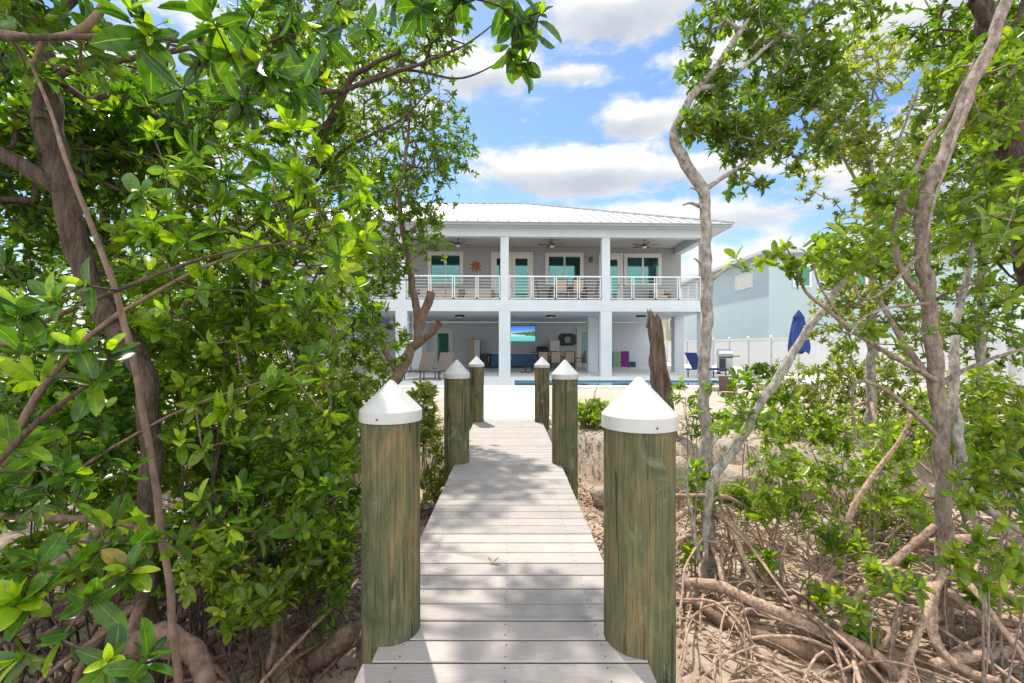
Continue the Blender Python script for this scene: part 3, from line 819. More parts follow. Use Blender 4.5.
# balcony
table(2.6,21.6,3.32,1.7,.9,.74,'dark dining table on the balcony behind the middle railing')
chair(1.45,21.6,3.32,R(90),'tan sling chair at left end of balcony table')
chair(2.2,20.95,3.32,R(178),'tan sling chair at balcony table, left of the near pair')
chair(2.95,20.95,3.32,R(183),'tan sling chair at balcony table, right of the near pair')
chair(3.7,21.6,3.32,R(-90),'tan sling chair at right end of balcony table')
def sofa(x,y,z,w,label,rz=0,nm='outdoor_sofa',cat='sofa'):
    t_ = thing(nm,label,cat,hrot(x,y,z),HA+rz,'wicker seats on the balcony')
    MB().box(-w/2,w/2,-.4,.4,.06,.32).build('base','wicker',t_,bevel=.02,rel=False)
    MB().box(-w/2,w/2,.28,.42,.321,.78).build('backrest','wicker',t_,bevel=.02,rel=False)
    for s in (-1,1): MB().box(s*w/2-.07,s*w/2+.07,-.38,.27,.321,.60).build('armrest','wicker',t_,bevel=.02,rel=False)
    n = max(1,int(w/.7)); cw=(w-.16)/n
    for k in range(n):
        a_=-w/2+.08+cw*k
        MB().box(a_+.01,a_+cw-.01,-.38,.26,.325,.45).build('seat_cushion','cushion',t_,bevel=.03,rel=False)
        MB().box(a_+.01,a_+cw-.01,.12,.27,.455,.80).build('back_cushion','cushion',t_,bevel=.03,rel=False)
sofa(-1.7,22.3,3.32,1.5,'short brown wicker loveseat under the sun ornament')
sofa(-3.6,22.3,3.32,2.1,'long brown wicker sofa under left balcony window')
sofa(7.2,22.2,3.32,.75,'brown wicker armchair under right balcony window',0,'outdoor_armchair','armchair')

# television
t_ = thing('television','wall television showing a blue beach with a green island','television',hrot(.62,28.33,2.08),HA)
MB().box(-.79,.79,0,.06,-.49,.49).build('frame','black',t_,bevel=.01,rel=False)
MB().box(-.77,.77,-.004,-.001,-.47,.47).build('screen','tv',t_,rel=False)
# kitchen run
t_ = thing('bar_cabinet','long blue cabinet with white worktop under the television','cabinet',hrot(.3,27.9,0),HA)
MB().box(-1.6,1.1,-.3,.4,.08,.84).build('carcass','bluecab',t_,bevel=.005,rel=False)
MB().box(-1.65,1.15,-.34,.41,.845,.90).build('worktop','trim',t_,bevel=.008,rel=False)
for k in range(4):
    d_=MB().box(-1.58+.67*k,-1.58+.67*k+.64,-.32,-.302,.12,.82).build('cabinet_door','bluecab',t_,bevel=.004,rel=False)
    MB().bar((-1.05+.67*k,-.335,.5),(-1.05+.67*k,-.335,.7),.015,.015).build('handle','steel',d_,rel=False)
t_ = thing('mini_fridge','black glass fronted fridge left of the blue cabinet','fridge',hrot(-1.65,27.9,0),HA)
MB().box(-.24,.24,-.3,.35,.02,.86).build('body','darkmetal',t_,bevel=.01,rel=False); MB().box(-.22,.22,-.325,-.302,.08,.82).build('door','black',t_,rel=False); MB().bar((.17,-.35,.4),(.17,-.35,.7),.02,.02).build('handle','steel',t_,rel=False)
t_ = thing('storage_cabinet','tall tan storage cabinet by grey porch wall','cabinet',hrot(-2.35,27.95,0),HA)
MB().box(-.36,.36,-.25,.35,0,1.74).build('carcass','tan',t_,bevel=.01,rel=False)
for s in (-1,1): MB().box(min(s*.01,s*.34),max(s*.01,s*.34),-.27,-.252,.06,1.68).build('cabinet_door','cream' if s>0 else 'tan',t_,bevel=.004,rel=False)
t_ = thing('sideboard','tan wooden sideboard behind the ground porch dining table','sideboard',hrot(2.75,27.95,0),HA)
MB().box(-1.1,1.1,-.25,.35,.1,.95).build('carcass','tan',t_,bevel=.01,rel=False)
for k in range(4): MB().box(-1.05+.53*k,-1.05+.53*k+.5,-.27,-.252,.15,.9).build('cabinet_door','wicker' if k%2 else 'tan',t_,bevel=.004,rel=False)
t_ = thing('speaker_box','beige upright box standing on the sideboard','box',hrot(2.55,27.95,.952),HA)
MB().box(-.32,.32,-.2,.2,0,.72).build('body','cushion',t_,bevel=.02,rel=False); MB().box(-.27,.27,-.215,-.202,.05,.66).build('front','cream',t_,rel=False)
t_ = thing('tabletop_grill','black tabletop grill on the left end of sideboard','grill',hrot(1.8,27.95,.952),HA)
MB().box(-.35,.35,-.2,.25,.04,.18).build('firebox','black',t_,bevel=.01,rel=False)
MB().add([(-.34,-.2,.182),(.34,-.2,.182),(.34,.24,.182),(-.34,.24,.182),(-.3,-.08,.34),(.3,-.08,.34),(.3,.2,.34),(-.3,.2,.34)],[(3,2,1,0),(4,5,6,7),(0,1,5,4),(1,2,6,5),(2,3,7,6),(3,0,4,7)]).build('lid','darkmetal',t_,bevel=.015,rel=False)
for s in (-1,1): MB().box(s*.28-.03,s*.28+.03,-.15,.2,0,.039).build('leg','black',t_,rel=False)
t_ = thing('wall_clock','black oblong wall panel with a pale round dial','clock',hrot(3.42,28.38,1.72),HA)
MB().box(-.55,.55,-.03,.03,-.3,.3).box(-.4,.4,-.03,.03,.3,.38).box(-.4,.4,-.03,.03,-.38,-.3).build('panel','black',t_,bevel=.02,rel=False)
MB().lathe([(.21,-.031),(.20,-.05),(.02,-.052)],n=32,axis='y').build('dial','greywall',t_,rel=False)
MB().lathe([(.24,-.03),(.24,-.06),(.215,-.06),(.215,-.03)],n=32,axis='y').build('rim','darkmetal',t_,rel=False)
# patio table (black, pedestal) in the porch
t_ = thing('pedestal_table','low black pedestal table with star foot beside column','table',hrot(.62,22.6,0),HA)
MB().lathe([(.38,.50),(.39,.53),(.38,.54),(.02,.541)],n=28).build('table_top','black',t_,rel=False); MB().lathe([(.03,.03),(.03,.5)],n=12).build('stem','black',t_,rel=False)
for k in range(4):
    a=k*math.pi/2+.5; MB().bar((0,0,.04),(.3*math.cos(a),.3*math.sin(a),.015),.04,.03).build('foot','black',t_,rel=False)
t_ = thing('rocking_chair','black metal porch chair beside the pedestal table','chair',hrot(1.25,22.9,0),HA+R(20))
MB().box(-.24,.24,-.24,.24,.4,.43).build('seat','black',t_,bevel=.01,rel=False)
mb=MB()
for k in range(5): mb.bar((-.2+.1*k,.24,.43),(-.2+.1*k,.36,1.0),.02,.02)
mb.bar((-.24,.36,1.0),(.24,.36,1.0),.03,.04); mb.build('backrest','black',t_,rel=False)
for s in (-1,1):
    MB().tube([(s*.24,-.22,0.05),(s*.24,-.22,.62),(s*.24,.28,.64)],.016,6).build('leg','black',t_,rel=False); MB().tube([(s*.24,.22,.03),(s*.24,.24,.42)],.016,6).build('leg','black',t_,rel=False)
    MB().tube([(s*.24,-.4,.08),(s*.24,-.2,.03),(s*.24,.2,.03),(s*.24,.45,.1)],.016,6).build('rocker','black',t_,rel=False)
# towel rack
t_ = thing('towel_rack','floor rack with a lime striped towel and a purple towel','towel rack',hrot(6.35,26.6,0),HA)
mb=MB(); 
for s in (-1,1): mb.tube([(s*.48,-.12,0),(s*.48,0,1.0),(s*.48,.12,0)],.014,6)
mb.tube([(-.48,0,1.0),(.48,0,1.0)],.014,6).tube([(-.48,0,.1),(.48,0,.1)],.01,6).build('frame','bluecab',t_,rel=False)
lt_=MB().box(-.45,-.03,-.05,.03,.08,1.02).build('lime_towel','lime',t_,bevel=.01,rel=False)
mb=MB()
for k in range(7): mb.box(-.452,-.028,-.056,-.051,.15+.12*k,.20+.12*k)
mb.box(-.25,-.22,-.057,-.0515,.09,1.0)
mb.build('towel_stripes','tile',lt_,rel=False)
MB().box(.0,.46,-.05,.03,.08,1.02).build('purple_towel','purple',t_,bevel=.01,rel=False)
t_ = thing('floor_speaker','small black speaker at foot of pale porch wall','speaker',hrot(7.45,28.2,0.12),HA)
MB().box(-.2,.2,-.1,.15,0,.22).build('cabinet','black',t_,bevel=.01,rel=False); MB().lathe([(.07,-.101),(.06,-.115),(.01,-.11)],(-.08,0,.11),16,'y').build('cone','darkmetal',t_,rel=False); MB().box(-.2,.2,-.1,.15,-.12,-.002).build('foot','black',t_,rel=False)

# loungers
def lounger_proto():
    t_ = thing('sun_lounger','x','sun lounger',group='sun loungers by the pool')
    MB().box(-.31,.31,-1.25,0,.33,.38).build('seat','brownsling',t_,bevel=.012,rel=False)
    MB().add([(-.31,0,.36),(.31,0,.36),(.31,.42,1.05),(-.31,.42,1.05),(-.31,.04,.34),(.31,.04,.34),(.31,.46,1.03),(-.31,.46,1.03)],
      [(0,1,2,3),(7,6,5,4),(0,4,5,1),(1,5,6,2),(2,6,7,3),(3,7,4,0)]).build('backrest','brownsling',t_,rel=False)
    mb=MB()
    for s in (-1,1): mb.bar((s*.33,-1.28,.34),(s*.33,.35,.34),.035,.05)
    mb.bar((-.33,-1.28,.34),(.33,-1.28,.34),.035,.05); mb.build('frame','darkmetal',t_,rel=False)
    for s in (-1,1):
        for y_ in (-1.15,.25): MB().bar((s*.33,y_,0),(s*.33,y_,.33),.035,.035).build('leg','darkmetal',t_,rel=False)
    return t_
l0 = lounger_proto()
put(l0,(-3.55,18.6,0),R(-14),'brown sun lounger left of the pair beside the green glass door')
o=copy_tree(l0); put(o,(-2.80,18.6,0),R(-14),'brown sun lounger right of the pair beside the green glass door')
o=copy_tree(l0); o.scale=(.62,.62,.62); put(o,(5.95,12.6,-.14),R(170),'small low brown lounger on the sand in front of the curved low wall'); o.rotation_euler=(0,0,R(150))
nl_=copy_tree(l0); put(nl_,(7.75,18.9,0),R(112),'navy cushioned lounger behind the grey tree trunk')
for c in nl_.children:
    if c.name.split('.')[0] in ('seat','backrest'):
        c.data=c.data.copy(); c.data.materials[0]=M['navy']

# umbrellas
t_ = thing('closed_umbrella','navy patio umbrella folded closed beside white fence','umbrella',(9.45,15.0,-.05))
MB().lathe([(.02,0),(.02,2.6)],n=10).build('pole','steel',t_,rel=False)
MB().lathe([(.26,0),(.26,.05),(.06,.10),(.03,.14)],n=20).build('base','darkmetal',t_,rel=False)
V=[];n_=32;prof=[(.29,1.16),(.30,1.35),(.25,1.75),(.19,2.1),(.145,2.26),(.17,2.27),(.10,2.42),(.015,2.56)]
for (r_,z) in prof:
    for q in range(n_):
        a=2*math.pi*q/n_; rr=r_*(1+.16*math.cos(8*a+z)+.05*math.sin(3*a+z*2)); V.append((rr*math.cos(a),rr*math.sin(a),z+(0.06*math.cos(4*a) if z<1.2 else 0)))
Fq=[(i_*n_+k,i_*n_+(k+1)%n_,(i_+1)*n_+(k+1)%n_,(i_+1)*n_+k) for i_ in range(len(prof)-1) for k in range(n_)]
MB().add(V,Fq).build('canopy','navy',t_,rel=False,smooth=True)
MB().lathe([(.155,2.18),(.16,2.22),(.155,2.25)],n=20).build('strap','navy',t_,rel=False)
t_ = thing('open_umbrella','open navy patio umbrella left of the brown loungers','umbrella',(-6.0,17.0,0))
MB().lathe([(.025,0),(.025,2.75)],n=10).build('pole','trim',t_,rel=False)
MB().lathe([(.3,0),(.3,.06),(.06,.1)],n=20).build('base','darkmetal',t_,rel=False)
MB().lathe([(1.42,2.2),(1.43,2.32),(.9,2.56),(.05,2.8),(.01,2.81)],n=8).build('canopy','navy',t_,rel=False)

# grill
t_ = thing('gas_grill','stainless and black gas grill by the white fence','grill',(10.05,21.5,0),R(-12))
MB().box(-.3,.3,-.22,.25,.1,.82).build('cabinet','steel',t_,bevel=.01,rel=False)
for s in (-1,1): MB().box(min(s*.01,s*.28),max(s*.01,s*.28),-.24,-.222,.14,.74).build('door','darkmetal' if s<0 else 'steel',t_,rel=False)
vs=[];prof=[(-.25,.84),(-.26,.95),(-.18,1.1),(0,1.17),(.18,1.1),(.26,.95),(.25,.84)]
for x in (-.31,.31): vs+=[(x,a,b_) for a,b_ in prof]
n_=7; MB().add(vs,[tuple(range(n_))[::-1],tuple(range(n_,2*n_))]+[(k,(k+1)%n_,(k+1)%n_+n_,k+n_) for k in range(n_)]).build('lid','steel',t_,rel=False)
for s in (-1,1):
    MB().box(min(s*.32,s*.62),max(s*.32,s*.62),-.2,.22,.82,.86).build('side_shelf','darkmetal' if s>0 else 'steel',t_,bevel=.006,rel=False)
    for y_ in (-.18,.2): MB().lathe([(.05,-.02),(.05,.02)],(s*.26,y_,.05),14,'y').build('wheel','black',t_,rel=False)
MB().box(-.3,.3,-.26,-.221,.76,.83).build('control_panel','black',t_,rel=False)
MB().tube([(-.25,-.3,.95),(.25,-.3,.95)],.014,8).build('handle','steel',t_,rel=False)

# curved low wall
mb=MB(); pts=[]
cx,cy=8.6,13.2
for k in range(25):
    a=R(55+ (170-55)*k/24); pts.append((cx+2.6*math.cos(a),cy+1.9*math.sin(a)))
vs=[];fs=[]
for (x,y) in pts:
    dxn=np.array([x-cx,y-cy]);dxn/=np.linalg.norm(dxn)
    for (o_,z) in ((-.15,-.25),(-.15,.08),(.15,.08),(.15,-.25)): vs.append((x+dxn[0]*o_,y+dxn[1]*o_,z))
for k in range(24):
    for q in range(3): fs.append((4*k+q,4*k+q+1,4*k+5+q,4*k+4+q))
fs+=[(0,1,2,3),(99,98,97,96)]
o=mb.add(vs,fs).build('low_wall','tancoping',bevel=.015)
o['label']='low curved tan stone wall edging the sand by the pool'; o['category']='low wall'
# round boulder-like ottoman
t_=thing('garden_rock','brown rounded boulder on the sand beyond curved wall','rock',(8.0,12.6,-.14))
def rock(mbname,parent,r,seed,sc_=(1,1,.7),m='rock'):
    vs=[];n_=18;m_=12
    for i_ in range(m_+1):
        th=math.pi*i_/m_
        for k in range(n_):
            ph=2*math.pi*k/n_; d=Vector((math.sin(th)*math.cos(ph),math.sin(th)*math.sin(ph),math.cos(th)))
            rr=r*(1+.28*mnoise.noise(d*1.6+Vector((seed,0,0)))+.12*mnoise.noise(d*4+Vector((0,seed,0)))); vs.append((d.x*rr*sc_[0],d.y*rr*sc_[1],d.z*rr*sc_[2]))
    fs=[(i_*n_+k,i_*n_+(k+1)%n_,(i_+1)*n_+(k+1)%n_,(i_+1)*n_+k) for i_ in range(m_) for k in range(n_)]
    return MB().add(vs,fs).build(mbname,m,parent,rel=False,smooth=True)
rock('stone',t_,.26,4).location=(0,0,.1)
rocks=[(2.15,6.5,-.55,.42,'biggest pale boulder under the sand bank by right trunk'),(1.35,6.1,-.7,.25,'round stone at foot of bank beside nearest right piling'),(3.1,6.3,-.6,.36,'broad stone in the sand bank right of grey trunk'),
 (3.95,6.2,-.62,.3,'stone in the sand bank furthest right'),(2.6,5.75,-.8,.17,'small stone below the bank between roots'),(-1.9,6.9,-.5,.32,'stone in the bank left of the boardwalk'),(-1.4,5.9,-.8,.18,'small stone left of boardwalk under leaning log')]
for k,(x,y,z,r_,lab) in enumerate(rocks):
    o=rock('bank_rock',None,r_,k*3.3,(1.2,.8,.7)); o.location=(x,y,z); o['label']=lab; o['category']='rock'; o['group']='stones in the sand bank'

# fence
t_=thing('vinyl_fence','long white vinyl privacy fence along right side of yard','fence',(14.5,6,-.1))
y=6.0; k=0
while y<46:
    MB().box(14.44,14.57,y-.065,y+.065,-.2,1.86).add([(14.43,y-.075,1.862),(14.58,y-.075,1.862),(14.58,y+.075,1.862),(14.43,y+.075,1.862),(14.505,y,1.93)],[(0,1,4),(1,2,4),(2,3,4),(3,0,4)]).build('post','vinyl',t_,bevel=.004)
    mb=MB(); mb.box(14.48,14.53,y+.07,y+2.37,.02,.14).box(14.48,14.53,y+.07,y+2.37,1.66,1.78)
    q=y+.07
    while q<y+2.36: mb.box(14.492,14.518,q+.003,q+.15,.14,1.66); q+=.153
    mb.build('panel','vinyl',t_); y+=2.44
# return fence behind the house gap
# neighbour house (pale blue)
nb=thing('neighbour_house','pale blue two storey house with white trimmed roof beyond fence','house',(17.5,31,-.1))
MB().box(17.5,33,31,47,-.2,7.75).build('wall','nblue',nb)
ex=(16.9,33.6,30.4,47.6); ze=7.8; run=8.3; 
nr=MB().add([(ex[0],ex[2],ze),(ex[1],ex[2],ze),(ex[1],ex[3],ze),(ex[0],ex[3],ze),(ex[0]+run,ex[2]+run,ze+1.1),(ex[1]-run-.01,ex[2]+run,ze+1.1),(ex[0],ex[2],ze-.22),(ex[1],ex[2],ze-.22),(ex[1],ex[3],ze-.22),(ex[0],ex[3],ze-.22)],
  [(0,1,5,4),(1,2,5),(2,3,4,5),(3,0,4),(0,6,7,1),(1,7,8,2),(2,8,9,3),(3,9,6,0),(9,8,7,6)]).build('roof','roof',nb)
def side_window(y0_,y1_,z0,z1,x,parent,glass,fr='trim'):
    mb=MB(); fw=.12
    mb.box(x-.06,x-.002,y0_,y1_,z1-fw,z1).box(x-.06,x-.002,y0_,y1_,z0,z0+fw).box(x-.058,x-.002,y0_,y0_+fw,z0+fw,z1-fw).box(x-.058,x-.002,y1_-fw,y1_,z0+fw,z1-fw)
    w=mb.build('window',fr,parent)
    MB().box(x-.03,x-.004,y0_+fw,y1_-fw,z0+fw,z1-fw).build('pane',glass,w)
side_window(33.0,35.6,5.6,6.75,17.5,nb,'cream')
side_window(41,43,4.6,6.0,17.5,nb,'glass')
window(19.1,20.4,5.3,6.9,31,1,nb,'glass'); window(22.5,24.2,5.3,6.9,31,2,nb,'glass'); window(26.5,28.2,5.3,6.9,31,2,nb,'glass')
window(22.5,24.5,1.5,3.1,31,2,nb,'glass')
# distant cream house
cb_=thing('distant_house','cream house with white roof seen under the balcony corner','house',(19,52,-.1))
MB().box(17.6,30,52,64,-.2,6.6).build('wall','ncream',cb_)
MB().add([(17,51.4,6.6),(30.6,51.4,6.6),(30.6,64.6,6.6),(17,64.6,6.6),(23.5,58,9.0),(24.1,58,9.0)],[(0,1,5,4),(1,2,5),(2,3,4,5),(3,0,4),(3,2,1,0)]).build('roof','roof',cb_)
window(19.4,21.4,2.6,4.9,52,1,cb_,'dglass','cream'); window(24,26,2.6,4.9,52,1,cb_,'dglass','cream'); window(17.9,18.9,3.2,4.5,52,1,cb_,'dglass','cream')
MB().box(18.5,29,51.9,51.99,5.3,5.5).build('trim_band','trim',cb_)

# palm frond plant beyond
def palm(x,y,z,h,label,n=13,L=1.5,lm='leafy'):
    root=thing('palm_tree',label,'palm',(x,y,z))
    V,Fc=tube_np([np.array([(0,0,0),(.05,0,h*.5),(0,.05,h)])],[[.14,.1,.09]],10); link('trunk',mesh_np('trunk',V,[Fc],smooth=True),'bark_grey',root)
    pos=[];di=[];no=[];Ls=[]
    for k in range(n):
        a=k*2.4; el=R(rnd.uniform(5,75)); 
        p=np.array([0,0,h]); d=np.array([math.cos(a)*math.cos(el),math.sin(a)*math.cos(el),math.sin(el)])
        for s in range(22):
            p=p+d*L/22; d=unit(d+np.array([0,0,-.07]))
            side=unit(np.cross(d,[0,0,1]))
            for sg in (-1,1):
                pos.append(p.copy()); di.append(side*sg+d*.7+np.array([0,0,-.25])); no.append(np.array([0,0,1.0])+side*sg*.3); Ls.append(.42*math.sin(math.pi*(s+2)/25)+.06)
    Ls=np.array(Ls); me=leaves_mesh('crown',np.array(pos),np.array(di),np.array(no),Ls,Ls*0+.035,rng.uniform(.4,.95,len(Ls)))
    link('crown',me,lm,root)
palm(18.3,48.0,-.1,3.4,'yellow green palm in front of the cream house window')
palm(-19,33,-.1,4.5,'distant palm far left behind the mangroves',L=2.2,lm='leaf')
palm(-24,38,-.1,6.0,'taller distant palm at far left edge behind mangroves',L=2.2,lm='leaf')

# ------------------------------------------------------------ trees
G='mangrove trees beside the boardwalk'
def T(*a,**k): return tree('mangrove_tree',*a,**k)
# left ones
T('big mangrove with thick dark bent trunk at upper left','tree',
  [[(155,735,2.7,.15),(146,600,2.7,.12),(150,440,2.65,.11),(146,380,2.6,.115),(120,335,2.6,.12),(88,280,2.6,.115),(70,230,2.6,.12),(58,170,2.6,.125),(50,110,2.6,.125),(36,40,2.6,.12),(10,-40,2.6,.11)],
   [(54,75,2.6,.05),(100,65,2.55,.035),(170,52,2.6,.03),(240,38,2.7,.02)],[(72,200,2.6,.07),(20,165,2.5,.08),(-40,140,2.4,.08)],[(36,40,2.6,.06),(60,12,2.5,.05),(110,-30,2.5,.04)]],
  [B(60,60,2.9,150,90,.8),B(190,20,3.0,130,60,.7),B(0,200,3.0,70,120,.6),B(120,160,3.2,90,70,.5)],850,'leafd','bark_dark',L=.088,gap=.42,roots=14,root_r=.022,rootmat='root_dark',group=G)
T('slender pinkish stem leaning left across the big dark trunk','tree',
  [[(185,860,1.9,.034),(176,650,1.9,.030),(160,520,1.9,.027),(150,450,1.9,.026),(135,370,1.9,.025),(112,280,1.9,.022),(75,185,1.9,.019),(50,110,1.95,.015),(30,60,2.0,.012)],[(118,-25,1.75,.03),(98,12,1.75,.028),(72,33,1.75,.028),(42,38,1.8,.026),(5,33,1.8,.026),(-40,30,1.8,.03)],[(42,38,1.8,.02),(36,60,1.85,.018),(30,60,2.0,.012)]],
  [B(40,30,2.1,70,40,.3)],40,'leafd','bark_pink',L=.09,fine=True,group=G)
T('mangrove behind the slender stem with thin dark trunk','tree',
  [[(140,600,4.2,.12),(128,430,4.2,.1),(112,330,4.2,.09),(105,230,4.2,.08),(110,120,4.2,.06),(140,60,4.2,.04)]],
  [B(180,210,4.2,120,95,.9),B(110,330,4.2,130,80,.8),B(230,110,4.4,110,60,.8),B(40,420,4.2,70,60,.7)],1300,'leaf','bark_dark',gap=.36,roots=12,rootmat='root_dark',group=G)
T('mangrove with spreading branches reaching towards the open sky','tree',
  [[(245,570,5.0,.16),(250,430,5.0,.13),(262,300,5.0,.11),(300,200,4.9,.09),(345,90,4.6,.06),(372,66,4.4,.045),(400,52,4.2,.03)],
   [(345,90,4.6,.05),(430,60,4.4,.03),(470,42,4.4,.018),(510,10,4.4,.01)],[(345,90,4.6,.04),(400,70,4.5,.03),(460,78,4.4,.02),(505,60,4.4,.01)],[(250,100,4.6,.06),(290,96,4.4,.05),(345,90,4.6,.045)],
   [(300,200,4.9,.05),(345,150,4.9,.04),(400,120,5,.025),(430,90,5,.015)]],
  [B(300,230,4.9,80,80,.9),B(340,340,4.4,60,60,.7),B(240,330,4.9,90,80,.8),B(300,60,4.9,110,50,.8),B(430,30,4.7,45,28,.4),B(380,-10,4.8,90,30,.5),B(360,150,5,40,50,.5)],1450,'leaf','bark_dark',gap=.36,roots=12,rootmat='root_dark',group=G)
T('leaning mangrove with small leaves and two cut stubs beside the house','tree',
  [[(285,530,5.7,.26),(303,500,5.8,.25),(361,448,6.2,.20),(398,375,6.8,.16),(414,345,7.0,.13),(421,320,7.1,.12),(432,292,7.1,.13)],
   [(412,350,7.0,.11),(425,338,6.9,.11),(440,323,6.8,.12)],
   [(418,330,7.1,.12),(415,300,7.3,.11),(408,260,7.4,.09),(400,200,7.4,.07),(408,140,7.5,.05),(412,80,7.5,.03)],
   [(398,375,6.8,.1),(370,320,7.2,.08),(350,260,7.3,.07)]],
  [B(430,125,7.5,40,55,.8),B(442,213,7.4,30,20,.4),B(428,245,7.3,24,20,.4),B(398,285,7.2,14,30,.4),B(400,350,7.1,12,25,.3),B(384,345,7.0,22,45,.4),B(370,390,6.8,25,20,.4),B(415,200,7.4,52,42,.8),B(445,160,7.4,36,22,.6),B(385,260,7.2,45,45,.8),B(375,130,7.6,55,70,.8),B(360,330,7.1,35,50,.7),B(330,190,7.6,60,80,.8),B(395,50,7.6,60,40,.8)],1900,'leaf','bark_pink',L=.085,gap=.38,base_t=.3,roots=9,rootmat='root',rootspread=(.3,.9),group=G,nl=(5,8),knob=.2)
T('background mangrove at far left edge behind other trunks','tree',
  [[(-60,470,6.8,.16),(-50,300,6.8,.12),(-20,150,6.8,.09),(10,60,6.8,.05)]],
  [B(-10,230,6.8,110,110,1.2),B(60,90,7,110,60,1),B(20,380,6.8,100,70,1)],1100,'leaf','bark_dark',gap=.36,roots=8,rootmat='root_dark',group=G,L=.09)
T('background mangrove filling behind the middle of the left thicket','tree',
  [[(180,460,7.5,.16),(185,330,7.5,.13),(200,200,7.5,.1),(215,110,7.5,.05)]],
  [B(180,270,7.6,110,90,1.2),B(200,140,7.6,110,60,1),B(280,370,7.6,70,45,.9),B(130,400,7.4,80,40,.8)],1400,'leafb','bark_dark',gap=.34,roots=8,rootmat='root_dark',group=G,L=.09)
T('rear mangrove standing closest to the house on the left','tree',
  [[(290,440,9.5,.16),(300,330,9.5,.12),(310,240,9.5,.08)]],
  [B(300,280,9.6,85,75,1.2),B(340,370,9.3,55,30,.7),B(240,370,9.5,70,38,1)],900,'leafy','bark_grey',gap=.36,L=.095,group=G,roots=4)
# near sprays overhead (a tree whose trunk stands just outside the frame, left)
NT=[(300,85,1.35),(265,70,1.2),(290,95,1.25),(320,80,1.4),(230,55,1.2),(245,105,1.3),(200,60,1.15),(180,95,1.2),(520,20,1.55),(532,38,1.55),(510,55,1.55),(540,12,1.5),(505,8,1.6),(524,66,1.55),
    (255,10,1.2),(300,20,1.3),(340,8,1.4),(370,30,1.5),(330,40,1.4),(210,15,1.1),(150,35,1.15),(130,8,1.1),(420,5,1.5),(460,-5,1.5),(390,-10,1.45)]
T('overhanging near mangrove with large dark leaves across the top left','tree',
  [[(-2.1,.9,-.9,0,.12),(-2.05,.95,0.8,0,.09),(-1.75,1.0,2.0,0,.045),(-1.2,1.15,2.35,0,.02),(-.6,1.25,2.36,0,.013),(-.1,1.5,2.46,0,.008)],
   [(-1.75,1.0,2.0,0,.025),(-1.2,1.15,2.1,0,.014),(-.85,1.2,2.12,0,.011),(-.6,1.25,2.05,0,.008)]],[],0,'leafd','bark_dark',L=.085,nl=(7,10),tips=NT,rcap=.0045,fine=True,young=.5,group=G,extra_leaves=.35,up=.25,base_t=.18)  # low base tint puts the shade on these leaves into their colour
NB2=[(x_+rng.normal()*16,y_+rng.normal()*16,1.35+.5*rng.random()) for x_ in range(5,180,44) for y_ in (480,530,580)]+[(x_+rng.normal()*12,y_+rng.normal()*12,1.9+.4*rng.random()) for x_ in (225,265,305) for y_ in (490,530)]
NT=NT+[(x_+14+rng.normal()*8,y_+rng.normal()*10,d_+.12) for (x_,y_,d_) in NT if x_<480]
NB=[(55,300,1.3),(75,345,1.25),(20,350,1.2),(30,375,1.2),(110,350,1.35),(85,285,1.4),(60,350,1.3),(95,380,1.3),(15,310,1.3),
    (115,520,1.45),(100,545,1.4),(130,560,1.4),(70,470,1.5),(15,440,1.4),(90,600,1.25),(60,640,1.15),(110,660,1.1),(150,655,1.1),(20,600,1.2),(40,560,1.25),(15,660,1.1),(215,515,1.7),(200,500,1.75),(230,530,1.75),(180,540,1.6),(150,535,1.5),
    (290,215,1.9),(310,230,2.0),(335,225,2.1),(265,195,1.9),(340,255,2.2),(300,255,2.0),(150,215,1.7),(180,240,1.8),(215,225,1.8),(140,190,1.6),(255,240,1.9),(190,150,1.7),(225,175,1.8),(270,165,1.9),(150,270,1.7),(200,290,1.9),(320,290,2.2),(255,290,2.1),(365,240,2.4)]
T('near low mangrove with bright young leaf tips at left edge','tree',
  [[(-2.0,1.35,-.85,0,.09),(-1.95,1.35,0.4,0,.06),(-1.75,1.45,1.2,0,.02),(-1.3,1.6,1.55,0,.012),(-.95,1.8,1.72,0,.009),(-.75,1.95,1.7,0,.006)],
   [(-1.98,1.35,-.1,0,.03),(-1.5,1.35,.45,0,.02),(-1.15,1.4,.62,0,.012)],[(-1.95,1.35,.4,0,.03),(-1.5,1.35,1.0,0,.018),(-1.2,1.35,1.25,0,.01)]],[],0,'leafd','bark_dark',L=.09,nl=(6,10),tips=NB+NB2,rcap=.0045,fine=True,young=.6,group=G,extra_leaves=.3,up=.4,base_t=.4,roots=9,root_r=.015,rootmat='root_dark',rootspread=(.3,.7))

MB_T=[(x_+rng.normal()*14,y_+rng.normal()*12,2.0+.75*rng.random()) for (x_,y_) in [(250,150),(290,180),(320,200),(340,250),(300,240),(260,230),(225,200),(200,170),(180,210),(210,245),(245,270),(290,290),(330,290),(365,250),(380,230),(355,200),(160,170),(150,230),(180,270),(215,300),(270,320),(310,330),(345,320),(240,340),(200,340),(160,310),(280,130),(230,130),(320,150),(350,170),(190,130),(370,290),(140,290),(120,240),(230,380),(280,370),(190,400),(320,380),(150,380),(250,430),(300,420),(210,450),(170,440)]]
T('near mangrove with bright sunlit rosettes above the left thicket','tree',
  [[(-3.0,2.5,-.85,0,.08),(-2.9,2.5,.3,0,.06),(-2.5,2.5,1.2,0,.035),(-1.8,2.6,1.75,0,.018),(-1.1,2.7,2.0,0,.009)],[(-2.9,2.5,.3,0,.025),(-2.0,2.6,.9,0,.014),(-1.2,2.7,1.2,0,.008)]],[],0,'leafb','bark_pink',L=.10,nl=(7,10),tips=MB_T,rcap=.0045,fine=True,young=.55,group=G,extra_leaves=1.2,up=.4,base_t=.42,roots=8,rootmat='root_dark')
